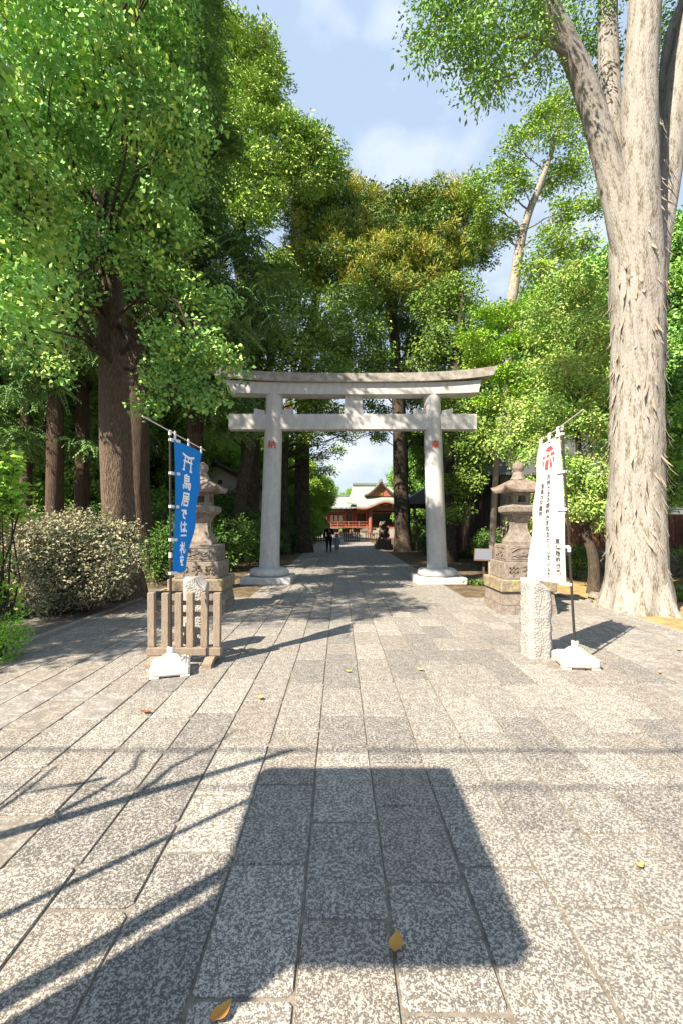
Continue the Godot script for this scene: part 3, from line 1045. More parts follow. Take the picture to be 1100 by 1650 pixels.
# ---------------------------------------------------------------- torii
func build_torii() -> void:
	var zc := -13.3
	var cx := 0.405
	var o := thing("torii_gate", "tall grey granite torii gate with red carved characters on its two columns", "torii gate", Vector3(cx, 0, zc))
	for s in [-1.0, 1.0]:
		var b := MB.new()
		b.box(Vector3(s * 2.446, 0.085, 0), Vector3(1.4, 0.2, 1.4), 0.025)
		put(b, MT.torii, "plinth", o)
		var c := MB.new()
		c.lathe(Vector3(s * 2.44, 0.184, 0), [[0.0, 0.0], [0.5, 0.0], [0.56, 0.03], [0.58, 0.1], [0.55, 0.17], [0.47, 0.215], [0.3, 0.225], [0.0, 0.226]], 36)
		put(c, MT.torii, "column_base", o)
		var m := MB.new()
		var path := []
		var rad := []
		for i in 13:
			var t := i / 12.0
			path.append(Vector3(s * lerpf(2.44, 2.287, t), lerpf(0.4, 5.43, t), 0))
			rad.append(lerpf(0.288, 0.246, t) + (0.012 if i == 0 else 0.0))
		m.tube(path, rad, 40, 1.8, 1.0)
		var col := put(m, MT.torii, "column", o)
		var g := glyph_mesh("納" if s < 0 else "奉", 0.23, 0.021, 0.018, 0.27)
		var gi := put(g, MT.red_paint, "character", col)
		gi.position = Vector3(s * 2.335, 3.97, 0.262)
	# tie beam
	var nk := MB.new()
	nk.box(Vector3(-0.015, 4.645, 0), Vector3(7.16, 0.45, 0.3), 0.012)
	put(nk, MT.torii, "tie_beam", o)
	for s in [-1.0, 1.0]:
		for e in [-1.0, 1.0]:
			var x: float = s * 2.31 + e * 0.4
			var w := MB.new()
			var pts := PackedVector2Array([Vector2(-0.16, 0), Vector2(0.16, 0), Vector2(0.16, 0.135 + 0.035 * e), Vector2(-0.16, 0.135 - 0.035 * e)])
			w.prism(pts, -0.12, 0.12, Transform3D(Basis(), Vector3(x, 4.871, 0)))
			put(w, MT.torii, "wedge", o)
	var gk := MB.new()
	gk.prism(PackedVector2Array([Vector2(-0.27, 4.872), Vector2(0.27, 4.872), Vector2(0.24, 5.44), Vector2(-0.24, 5.44)]), -0.14, 0.14)
	put(gk, MT.torii, "centre_strut", o)
	# curved double lintel
	var lint := func(half_t: float, half_b: float, y0: float, y1: float, rise0: float, rise1: float, depth: float, ridge: float, mt: String, called: String) -> void:
		var m := MB.new()
		var n := 28
		var prev := []
		for i in n + 1:
			var u := i / float(n) * 2.0 - 1.0
			var q := absf(u)
			var e := q * q * (0.35 + 0.65 * q * q)
			var yb := y0 + rise0 * e
			var yt := y1 + rise1 * e
			var xb := u * half_b
			var xt := u * half_t
			var ring := [Vector3(xb, yb, depth * 0.5), Vector3(xt, yt, depth * 0.5), Vector3(xt, yt + ridge, 0), Vector3(xt, yt, -depth * 0.5), Vector3(xb, yb, -depth * 0.5)]
			if prev.size() > 0:
				var outs := [Vector3.BACK, Vector3(0, 1, 0.4), Vector3(0, 1, -0.4), Vector3.FORWARD, Vector3.DOWN]
				for k in 5:
					m.quad(prev[k], ring[k], ring[(k + 1) % 5], prev[(k + 1) % 5], outs[k])
			if i == 0 or i == n:
				for k in range(1, 4):
					m.tri(ring[0], ring[k], ring[k + 1], Vector3(u, 0, 0))
			prev = ring
		put(m, MT[mt], called, o)
	lint.call(3.66, 3.58, 5.41, 5.735, 0.06, 0.085, 0.5, 0.0, "torii", "lower_lintel")
	lint.call(4.1, 3.97, 5.738, 5.98, 0.19, 0.22, 0.72, 0.09, "torii_cap", "upper_lintel")

# ---------------------------------------------------------------- shrine hall
func build_shrine() -> void:
	var o := thing("shrine_hall", "vermilion shrine hall with pale green copper roofs and curved front gable", "shrine", Vector3(5.22, -0.05, -57))
	var stone_base := boxed(Vector3(0, 0.3, -4.0), Vector3(15, 0.6, 9.5), 0.03)
	put(stone_base, MT.paving_pale, "stone_base", o)
	# veranda and its posts
	put(boxed(Vector3(-3.6, 1.3, -0.2), Vector3(6.6, 0.16, 1.6), 0.01), MT.vermilion, "veranda", o)
	put(boxed(Vector3(4.6, 1.3, -0.2), Vector3(4.6, 0.16, 1.6), 0.01), MT.vermilion, "veranda", o)
	for x in [-6.6, -5.2, -3.9, -2.6, -1.6, 2.4, 3.9, 5.4, 6.6]:
		put(boxed(Vector3(x, 0.9, 0.35), Vector3(0.16, 0.62, 0.16)), MT.vermilion, "veranda_post", o)
	for x in [-5.7, -4.4, -3.0]:
		put(boxed(Vector3(x, 0.85, 0.0), Vector3(1.0, 0.5, 0.1)), MT.dark_wood, "vent_panel", o)
	# railing
	for seg in [[-6.7, -1.5], [2.3, 6.8]]:
		for y in [1.62, 1.95]:
			put(boxed(Vector3((seg[0] + seg[1]) / 2, y, 0.5), Vector3(seg[1] - seg[0], 0.07, 0.07)), MT.vermilion, "rail", o)
		var x: float = seg[0]
		while x <= seg[1] + 0.01:
			put(boxed(Vector3(x, 1.7, 0.5), Vector3(0.09, 0.65, 0.09)), MT.vermilion, "rail_post", o)
			x += (seg[1] - seg[0]) / 4.0
	# steps
	for i in 5:
		put(boxed(Vector3(0.4, 0.12 + 0.23 * i, 2.6 - 0.42 * i), Vector3(3.4, 0.24, 0.44), 0.01), MT.paving_pale, "step", o)
	for s in [-1.0, 1.0]:
		put(boxed(Vector3(0.4 + s * 1.95, 0.95, 1.7), Vector3(0.14, 0.14, 2.4), 0.0, Basis(Vector3.RIGHT, 0.45)), MT.vermilion, "stair_rail", o)
		put(boxed(Vector3(0.4 + s * 1.95, 0.75, 2.75), Vector3(0.2, 1.3, 0.2), 0.02), MT.vermilion, "stair_post", o)
	# walls
	put(boxed(Vector3(0, 2.6, -3.4), Vector3(13.4, 2.6, 4.6)), MT.plaster, "wall", o)
	put(boxed(Vector3(0.4, 2.45, -1.02), Vector3(3.0, 2.1, 0.1)), MT.shop_glass, "doorway", o)
	for x in [-6.7, -4.45, -3.55, -3.2, -1.75, -1.35, 2.3, 3.2, 4.4, 5.6, 6.7]:
		var m := MB.new()
		m.lathe(Vector3(x, 1.3, -0.95), [[0.0, 0.0], [0.17, 0.0], [0.17, 2.4], [0.0, 2.4]], 10)
		put(m, MT.vermilion, "pillar", o)
	for x in [-1.45, 2.2]:
		var m := MB.new()
		m.lathe(Vector3(x, 0.5, 1.5), [[0.0, 0.0], [0.24, 0.0], [0.22, 3.2], [0.0, 3.2]], 12)
		put(m, MT.vermilion, "porch_pillar", o)
	for y in [1.55, 3.1, 3.55]:
		put(boxed(Vector3(0, y, -0.98), Vector3(13.5, 0.17, 0.16)), MT.vermilion, "cross_beam", o)
	put(boxed(Vector3(0.38, 3.5, 1.5), Vector3(4.6, 0.3, 0.28), 0.02), MT.vermilion, "porch_beam", o)
	for wnd in [[-5.6, 1.7, 0.95, 3], [-2.5, 1.3, 1.1, 2], [-4.0, 0.6, 1.6, 1], [4.9, 1.8, 0.95, 3]]:
		var f := put(boxed(Vector3(wnd[0], 2.42, -1.06), Vector3(wnd[1], wnd[2] + 0.1, 0.08)), MT.dark_wood, "window", o)
		for k in wnd[3]:
			var pw: float = wnd[1] / wnd[3]
			put(boxed(Vector3(wnd[0] - wnd[1] / 2 + pw * (k + 0.5), 2.45, -1.01), Vector3(pw * 0.72, wnd[2] * 0.8, 0.03)), MT.paper_screen if wnd[3] == 3 else MT.shop_glass, "pane", f)
	# main hip-and-gable roof: concave slope
	var roof := func(x0: float, x1: float, inset: float, zf: float, zb: float, y0: float, y1: float, called: String, lift: float) -> MeshInstance3D:
		var m := MB.new()
		for sgn in [1.0, -1.0]:
			var rows := []
			var uvs := []
			for r in 11:
				var t := r / 10.0
				var row := PackedVector3Array()
				for c in 25:
					var u := c / 24.0 * 2.0 - 1.0
					var ze: float = zf if sgn > 0 else zb
					var zr := (zf + zb) * 0.5
					var y: float = lerpf(y0, y1, pow(t, 1.35)) + lift * pow(absf(u), 4.0) * (1.0 - t)
					var xc := (x0 + x1) * 0.5
					var half := (x1 - x0) * 0.5 - inset * t
					row.append(Vector3(xc + u * half, y, lerpf(ze, zr, t)))
					uvs.append(Vector2(u * half, t * 4.0))
				rows.append(row)
			m.grid(rows, uvs, [], sgn > 0.0)
			for c in 24:
				m.quad(rows[0][c], rows[0][c + 1], rows[0][c + 1] - Vector3.UP * 0.16, rows[0][c] - Vector3.UP * 0.16, Vector3(0, 0, sgn))
			for c in 24:
				m.quad(rows[0][c] - Vector3.UP * 0.16, rows[0][c + 1] - Vector3.UP * 0.16, rows[10][c + 1] - Vector3.UP * 0.3, rows[10][c] - Vector3.UP * 0.3, Vector3.DOWN)
			for r in 10:
				for e in [0, 24]:
					m.quad(rows[r][e], rows[r + 1][e], rows[r + 1][e] - Vector3.UP * 0.25, rows[r][e] - Vector3.UP * 0.25, Vector3(-1 if e == 0 else 1, 0, 0))
		return put(m, MT.copper_roof, called, o)
	roof.call(-4.3, 4.6, 0.85, 0.9, -7.0, 4.15, 6.75, "main_roof", 0.25)
	put(boxed(Vector3(0.15, 6.92, -3.05), Vector3(7.3, 0.36, 0.5), 0.03), MT.roof_edge, "ridge", o)
	roof.call(-7.9, -2.6, 0.8, 0.7, -6.6, 3.75, 5.35, "wing_roof", 0.2)
	put(boxed(Vector3(-5.25, 5.42, -2.95), Vector3(4.0, 0.24, 0.4), 0.03), MT.roof_edge, "ridge", o)
	roof.call(2.9, 8.0, 0.8, 0.7, -6.6, 3.75, 5.35, "wing_roof", 0.2)
	put(boxed(Vector3(5.45, 5.42, -2.95), Vector3(4.0, 0.24, 0.4), 0.03), MT.roof_edge, "ridge", o)
	# eaves rafters under the roofs
	for x in 26:
		put(boxed(Vector3(-7.4 + x * 0.6, 3.66, -0.1), Vector3(0.1, 0.1, 1.6)), MT.vermilion, "rafter", o)
	# triangular gable on the roof slope: concave barge boards and a red pediment
	var gp := PackedVector2Array()
	var n := 10
	for i in n + 1:
		var t := i / float(n)
		gp.append(Vector2(lerpf(-2.1, 0.0, t), 5.2 + 1.75 * pow(t, 1.6)))
	for i in range(1, n + 1):
		var t := i / float(n)
		gp.append(Vector2(lerpf(0.0, 2.1, t), 5.2 + 1.75 * pow(1.0 - t, 1.6)))
	var face := MB.new()
	face.prism(gp, -2.6, -0.75)
	put(face, MT.vermilion, "gable", o)
	var barge := MB.new()
	for i in 2 * n:
		var a := gp[i]
		var b := gp[i + 1]
		var t := Vector3((a.x + b.x) / 2, (a.y + b.y) / 2 + 0.12, -1.5)
		var d := b - a
		barge.box(t, Vector3(d.length() + 0.06, 0.2, 2.6), 0.0, Basis(Vector3(0, 0, 1), atan2(d.y, d.x)))
	put(barge, MT.copper_roof, "gable_roof", o)
	var rim := MB.new()
	for i in 2 * n:
		var a := gp[i]
		var b := gp[i + 1]
		var d := b - a
		rim.box(Vector3((a.x + b.x) / 2, (a.y + b.y) / 2 + 0.02, -0.2), Vector3(d.length() + 0.04, 0.14, 0.1), 0.0, Basis(Vector3(0, 0, 1), atan2(d.y, d.x)))
	put(rim, MT.dark_wood, "barge_board", o)
	put(boxed(Vector3(0, 7.15, -1.4), Vector3(0.3, 0.45, 2.6), 0.05), MT.roof_edge, "gable_ridge", o)
	put(boxed(Vector3(0, 5.55, -0.7), Vector3(0.5, 0.45, 0.08), 0.02), MT.gold, "gable_ornament", o)
	# undulating porch roof
	var pr := MB.new()
	var rows := []
	var uvs := []
	var low := []
	for r in 6:
		var t := r / 5.0
		var row := PackedVector3Array()
		var lw := PackedVector3Array()
		for c in 33:
			var u := c / 32.0 * 2.0 - 1.0
			var hump := 0.5 + 0.5 * cos(clampf(u * 1.25, -1, 1) * PI)
			var y := lerpf(3.72 + 0.85 * hump + 0.12 * pow(absf(u), 3.0), 4.9, t)
			var p := Vector3(0.35 + u * 3.5, y, lerpf(2.3, -0.6, t))
			row.append(p)
			lw.append(p - Vector3.UP * 0.2)
			uvs.append(Vector2(u * 3.0, t * 2.0))
		rows.append(row)
		low.append(lw)
	pr.grid(rows, uvs, [], true)
	pr.grid(low, uvs, [], false)
	for c in 32:
		pr.quad(rows[0][c], rows[0][c + 1], low[0][c + 1], low[0][c], Vector3.BACK)
	put(pr, MT.copper_roof, "porch_roof", o)
	var pe := MB.new()
	for c in 32:
		var a: Vector3 = low[0][c] + Vector3(0, -0.06, 0.0)
		var b: Vector3 = low[0][c + 1] + Vector3(0, -0.06, 0.0)
		var d := b - a
		pe.box((a + b) * 0.5, Vector3(d.length() + 0.02, 0.14, 0.14), 0.0, Basis(Vector3(0, 0, 1), atan2(d.y, d.x)))
	put(pe, MT.vermilion, "porch_eave", o)
	put(boxed(Vector3(0.38, 4.0, 1.45), Vector3(1.6, 0.45, 0.12), 0.04), MT.vermilion, "carved_panel", o)
	put(boxed(Vector3(0.38, 4.02, 1.53), Vector3(0.6, 0.22, 0.05), 0.02), MT.gold, "emblem", o)

# ---------------------------------------------------------------- other buildings
func build_side_buildings() -> void:
	# brown storehouse behind the gate
	var o := thing("storehouse", "dark brown boarded storehouse behind the lamp post", "building", Vector3(11.2, 0, -24))
	put(boxed(Vector3(0, 1.9, 0), Vector3(9, 3.9, 8)), MT.brown_wall, "wall", o)
	for k in 18:
		put(boxed(Vector3(-4.3 + k * 0.5, 1.95, 4.03), Vector3(0.44, 3.7, 0.05), 0.01), MT.brown_wall, "board", o)
	for k in 16:
		put(boxed(Vector3(-4.53, 1.95, -3.75 + k * 0.5), Vector3(0.05, 3.7, 0.44), 0.01), MT.brown_wall, "board", o)
	var rf := MB.new()
	rf.prism(PackedVector2Array([Vector2(-5.3, 3.75), Vector2(5.3, 3.75), Vector2(5.3, 3.95), Vector2(0, 6.0), Vector2(-5.3, 3.95)]), -4.8, 4.9)
	put(rf, MT.grey_tile, "roof", o)
	# stair rails on its front
	for s in 2:
		put(boxed(Vector3(-2.9 + s * 0.0, 1.0 + s * 0.35, 4.4), Vector3(2.4, 0.05, 0.05), 0.0, Basis(Vector3(0, 0, 1), 0.62)), MT.iron, "stair_rail", o)
	# water pavilion on the right of the path
	var p := thing("water_pavilion", "small roofed purification pavilion with wooden posts beside the path", "pavilion", Vector3(6.1, 0, -31))
	for sx in [-1.0, 1.0]:
		for sz in [-1.0, 1.0]:
			put(boxed(Vector3(sx * 1.2, 1.45, sz * 1.2), Vector3(0.18, 3.0, 0.18), 0.02), MT.old_wood, "post", p)
	put(boxed(Vector3(0, 2.85, 1.2), Vector3(3.0, 0.2, 0.16)), MT.dark_wood, "beam", p)
	put(boxed(Vector3(0, 2.85, -1.2), Vector3(3.0, 0.2, 0.16)), MT.dark_wood, "beam", p)
	var pr := MB.new()
	pr.prism(PackedVector2Array([Vector2(-2.1, 2.95), Vector2(2.1, 2.95), Vector2(2.1, 3.1), Vector2(0, 4.3), Vector2(-2.1, 3.1)]), -2.0, 2.0)
	put(pr, MT.grey_tile, "roof", p)
	put(boxed(Vector3(0, 0.4, 0), Vector3(1.6, 0.85, 0.9), 0.03), MT.dark_stone, "basin", p)
	# hall with a white gable in the trees on the other side
	var h := thing("side_hall", "white plastered hall gable half hidden among the trees", "building", Vector3(-7.6, 0, -31))
	put(boxed(Vector3(0, 1.9, 0), Vector3(5.4, 3.9, 6)), MT.plaster, "wall", h)
	var hg := MB.new()
	hg.prism(PackedVector2Array([Vector2(-2.7, 3.85), Vector2(2.7, 3.85), Vector2(0, 5.2)]), -3.0, 3.0)
	put(hg, MT.plaster, "gable", h)
	for s in [-1.0, 1.0]:
		for k in 3:
			put(boxed(Vector3(s * 1.75, 4.52 + k * 0.11 - 0.12, 0), Vector3(4.2, 0.09, 6.6 - k * 0.1 + (0.3 if k == 2 else 0.0)), 0.0, Basis(Vector3(0, 0, 1), -s * 0.46)), MT.dark_wood if k < 2 else MT.grey_tile, "roof" if k == 2 else "barge_board", h)
	put(boxed(Vector3(0.3, 4.25, 3.01), Vector3(0.25, 0.25, 0.04)), MT.dark_wood, "vent", h)
	# house behind the big tree
	var n := thing("neighbouring_house", "blue grey sided house behind the big peeling tree", "house", Vector3(15.6, 0, -17))
	put(boxed(Vector3(0, 2.6, 0), Vector3(7, 5.3, 9)), MT.siding, "wall", n)
	for k in 24:
		put(boxed(Vector3(-3.52, 0.3 + k * 0.2, 0), Vector3(0.03, 0.17, 9.04), 0.0, Basis(Vector3(0, 0, 1), 0.08)), MT.siding, "siding_board", n)
		put(boxed(Vector3(0, 0.3 + k * 0.2, 4.52), Vector3(7.04, 0.17, 0.03), 0.0, Basis(Vector3.RIGHT, 0.08)), MT.siding, "siding_board", n)
	var nr := MB.new()
	nr.prism(PackedVector2Array([Vector2(-4.2, 5.2), Vector2(4.2, 5.2), Vector2(4.2, 5.4), Vector2(0, 7.2), Vector2(-4.2, 5.4)]), -5.0, 5.0)
	put(nr, MT.grey_tile, "roof", n)
	# boundary wall: concrete below, rusty boards above
	var w := thing("boundary_wall", "concrete boundary wall topped with rusty boards behind the shrubs", "wall", Vector3(10, 0, -14.8))
	for k in 8:
		put(boxed(Vector3(-3.5 + k * 1.0, 0.42, 0), Vector3(0.99, 0.92, 0.15), 0.01), MT.concrete, "concrete_panel", w)
	for k in 26:
		put(boxed(Vector3(-3.86 + k * 0.307, 1.45, 0), Vector3(0.29, 1.1, 0.04), 0.0), MT.rust_board, "board", w)

# ---------------------------------------------------------------- stone lanterns
func build_lanterns() -> void:
	var make := func(at: Vector3, label: String, turn: float) -> Node3D:
		var o := thing("stone_lantern", label, "stone lantern", at, turn, "pair of stone lanterns before the torii")
		# foundation courses of separate blocks
		for s in 4:
			var r := Basis(Vector3.UP, s * PI / 2)
			for k in 4:
				var a := -0.53 + k * 0.265
				var m := MB.new()
				m.uvo = Vector2(rng.randf(), rng.randf())
				var q := [Vector3(a + 0.004, -0.02, 0.53), Vector3(a + 0.261, -0.02, 0.53), Vector3((a + 0.261) * 0.965, 0.165, 0.51), Vector3((a + 0.004) * 0.965, 0.165, 0.51)]
				m.quad(r * q[0], r * q[1], r * q[2], r * q[3], r * Vector3.BACK)
				m.quad(r * q[3], r * q[2], r * (q[2] - Vector3(0, 0, 0.2)), r * (q[3] - Vector3(0, 0, 0.2)), Vector3.UP)
				for e in [[0, 3, -1.0], [1, 2, 1.0]]:
					m.quad(r * q[e[0]], r * q[e[1]], r * (q[e[1]] - Vector3(0, 0, 0.2)), r * (q[e[0]] - Vector3(0, 0, 0.2)), r * Vector3(e[2], 0, 0))
				put(m, MT.lantern, "foundation_stone", o)
		var m1 := MB.new()
		m1.lathe(Vector3.ZERO, [[0.0, 0.168], [0.5, 0.168], [0.505, 0.18], [0.478, 0.395], [0.465, 0.405], [0.0, 0.405]], 4, true)
		put(m1, MT.lantern, "foundation_course", o)
		put(boxed(Vector3(0, 0.528, 0), Vector3(1.05, 0.235, 1.05), 0.02), MT.lantern_lichen, "plinth_slab", o)
		var a := put(boxed(Vector3(0, 0.806, 0), Vector3(0.84, 0.32, 0.84), 0.012), MT.lantern, "inscribed_block", o)
		var cs := ["氏", "子", "中"]
		for k in 3:
			var g := put(glyph_mesh(cs[k], 0.2, 0.028, 0.016), MT.lantern_roof, "character", a)
			g.position = Vector3(0.25 - k * 0.25, 0.81, 0.424)
		var bl := put(boxed(Vector3(0, 1.128, 0), Vector3(0.71, 0.322, 0.71), 0.012), MT.lantern, "carved_block", o)
		# sunk panel frame with a wave relief
		for s in 4:
			var r := Basis(Vector3.UP, s * PI / 2)
			var rel := MB.new()
			for k in 12:
				var c := Vector3(rng.randf_range(-0.21, 0.21), 1.128 + rng.randf_range(-0.07, 0.07), 0.358)
				var pts := []
				var w := rng.randf_range(0.05, 0.1)
				for i in 7:
					var t := i / 6.0
					pts.append(r * (c + Vector3((t - 0.5) * w * 2, sin(t * PI * 1.3 + k) * w * 0.35, 0.0)))
				rel.tube(pts, [0.006, 0.013, 0.017, 0.018, 0.016, 0.012, 0.005], 6, 1, 1, null, false)
			for e in [[0, 0.105, 0.54, 0.016], [0, -0.105, 0.54, 0.016], [0.27, 0, 0.016, 0.21], [-0.27, 0, 0.016, 0.21]]:
				rel.box(r * Vector3(e[0], 1.128 + e[1], 0.357), (Vector3(e[2], e[3], 0.016) if s % 2 == 0 else Vector3(0.016, e[3], e[2])), 0.003)
			put(rel, MT.lantern, "carved_relief", bl)
		var sh := MB.new()
		sh.lathe(Vector3.ZERO, [[0.24, 1.288], [0.24, 1.35], [0.215, 1.37], [0.17, 1.47], [0.135, 1.58], [0.125, 1.66], [0.135, 1.73], [0.165, 1.79], [0.165, 1.82], [0.2, 1.84], [0.2, 1.88]], 4, true)
		put(sh, MT.lantern, "shaft", o)
		var pl := MB.new()
		pl.lathe(Vector3.ZERO, [[0.0, 1.878], [0.22, 1.878], [0.29, 1.93], [0.295, 2.02], [0.285, 2.035], [0.19, 2.07], [0.0, 2.07]], 4, true)
		put(pl, MT.lantern, "platform", o)
		# fire box with openings: four corner posts, sill and head
		var fb := MB.new()
		fb.lathe(Vector3.ZERO, [[0.0, 2.07], [0.17, 2.07], [0.17, 2.115], [0.0, 2.115]], 4, true)
		fb.lathe(Vector3.ZERO, [[0.0, 2.245], [0.17, 2.245], [0.17, 2.31], [0.0, 2.31]], 4, true)
		for sx in [-1.0, 1.0]:
			for sz in [-1.0, 1.0]:
				fb.box(Vector3(sx * 0.122, 2.18, sz * 0.122), Vector3(0.09, 0.14, 0.09))
		put(fb, MT.lantern, "fire_box", o)
		# roof with curled corners
		var rows := []
		var low := []
		var uvs := []
		for r in 21:
			var row := PackedVector3Array()
			var lw := PackedVector3Array()
			for c in 21:
				var x := c / 10.0 - 1.0
				var z := r / 10.0 - 1.0
				var s := maxf(absf(x), absf(z))
				var cn := minf(absf(x), absf(z)) / maxf(s, 1e-4)
				var y := 2.60 - 0.255 * pow(s, 1.7) + 0.09 * pow(cn, 4.0) * pow(s, 5.0)
				row.append(Vector3(x * 0.4, y, z * 0.4) * Vector3(1.0 + 0.03 * cn, 1, 1.0 + 0.03 * cn))
				lw.append(Vector3(x * 0.395, minf(y - 0.02, 2.305 + 0.085 * pow(cn, 4.0) * pow(s, 5.0)), z * 0.395))
				uvs.append(Vector2(x, z) * 0.4)
			rows.append(row)
			low.append(lw)
		var rf := MB.new()
		rf.grid(rows, uvs, [], false)
		rf.grid(low, uvs, [], true)
		for i in 20:
			for e in [0, 20]:
				rf.quad(rows[e][i], rows[e][i + 1], low[e][i + 1], low[e][i], Vector3(0, 0, e - 10))
				rf.quad(rows[i][e], rows[i + 1][e], low[i + 1][e], low[i][e], Vector3(e - 10, 0, 0))
		put(rf, MT.lantern_roof, "roof", o)
		var jw := MB.new()
		jw.lathe(Vector3.ZERO, [[0.15, 2.57], [0.12, 2.63], [0.1, 2.69], [0.085, 2.71], [0.07, 2.725], [0.105, 2.76], [0.115, 2.81], [0.1, 2.865], [0.06, 2.9], [0.02, 2.925], [0.0, 2.93]], 18)
		put(jw, MT.lantern, "jewel", o)
		return o
	make.call(Vector3(3.53, 0, -9.0), "sunlit stone lantern with yellow lichen, behind the white banner", 0.0)
	make.call(Vector3(-2.72, 0, -9.1), "shaded stone lantern on stepped plinth, behind the blue banner", 0.0)

# ---------------------------------------------------------------- granite posts and barrier
func build_posts_and_fence() -> void:
	var rock := func(at: Vector3, w: float, h: float, label: String, sd: int, slant: float) -> void:
		var f := FastNoiseLite.new()
		f.seed = sd
		f.frequency = 5.0
		f.fractal_octaves = 4
		var m := MB.new()
		var rows := []
		var uvs := []
		var outs := []
		var nsec := 24
		var ring := 28
		for i in nsec + 3:
			var t := clampf(i / float(nsec), 0, 1)
			var y := lerpf(-0.03, h, t)
			var sc := 1.0
			if i == nsec: sc = 0.9
			if i == nsec + 1: sc = 0.55
			if i == nsec + 2: sc = 0.0
			var row := PackedVector3Array()
			for s in ring + 1:
				var a := TAU * (s % ring) / ring + 0.3
				var q := Vector2(cos(a), sin(a))
				var k := 1.0 / maxf(absf(q.x), absf(q.y))
				k = minf(k, 1.37)
				var p := Vector3(q.x * k * w * 0.5 * sc, y, q.y * k * w * 0.5 * sc)
				if sc >= 0.9:
					var dn := f.get_noise_3d(p.x, p.y, p.z) * 0.028 + f.get_noise_3d(p.x * 3.0, p.y * 3.0, p.z * 3.0) * 0.012
					p += Vector3(q.x, 0, q.y) * dn
				if i >= nsec - 3:
					var drop := maxf(0.0, p.x * slant + p.z * 0.35) * (i - nsec + 4) / 4.0
					p.y -= drop + (0.0 if i < nsec else absf(f.get_noise_2d(p.x * 2, p.z * 2)) * 0.03)
				row.append(p)
				uvs.append(Vector2(float(s) / ring * w * 4, y))
			rows.append(row)
			outs.append(Vector3(0, y - 0.02, 0))
		m.grid(rows, uvs, outs)
		var o := put(m, MT.granite_post, "granite_post")
		o.position = at
		o.rotation.y = 0.08
		tag(o, label, "stone post", "rough granite posts at the entrance")
	rock.call(Vector3(2.52, 0, -5.86), 0.29, 1.0, "rough white granite post standing under the white banner", 3, 0.7)
	rock.call(Vector3(-1.9, 0, -6.05), 0.29, 0.99, "rough white granite post standing behind the wooden barrier", 8, 0.9)
	# slatted wooden barrier
	var o := thing("wooden_barrier", "weathered low wooden barrier of six upright slats on feet", "barrier", Vector3(-1.88, 0, -5.58), 0.0)
	for k in 6:
		var s := put(boxed(Vector3(0, 0.52, 0), Vector3(0.085, 0.66, 0.07), 0.006), MT.old_wood, "slat", o)
		s.position = Vector3(-0.395 + k * 0.157 + rng.randf_range(-0.006, 0.006), rng.randf_range(-0.01, 0.012), 0.02)
		s.rotation = Vector3(0, rng.randf_range(-0.05, 0.05), rng.randf_range(-0.012, 0.012))
	for y in [0.58, 0.72]:
		put(boxed(Vector3(0, y, -0.04), Vector3(0.93, 0.055, 0.03), 0.004), MT.grey_rail, "rail", o)
	put(boxed(Vector3(0, 0.145, 0.02), Vector3(0.9, 0.1, 0.11), 0.008), MT.old_wood, "base_beam", o)
	for x in [-0.33, 0.33]:
		var f := MB.new()
		var ft := Transform3D(Basis(Vector3.UP, PI / 2), Vector3(x, 0, 0.02))
		f.prism(PackedVector2Array([Vector2(-0.24, -0.002), Vector2(-0.14, -0.002), Vector2(-0.1, 0.04), Vector2(0.1, 0.04), Vector2(0.14, -0.002), Vector2(0.24, -0.002), Vector2(0.24, 0.05), Vector2(0.1, 0.094), Vector2(-0.1, 0.094), Vector2(-0.24, 0.05)]), -0.055, 0.055, ft)
		put(f, MT.old_wood, "foot", o)

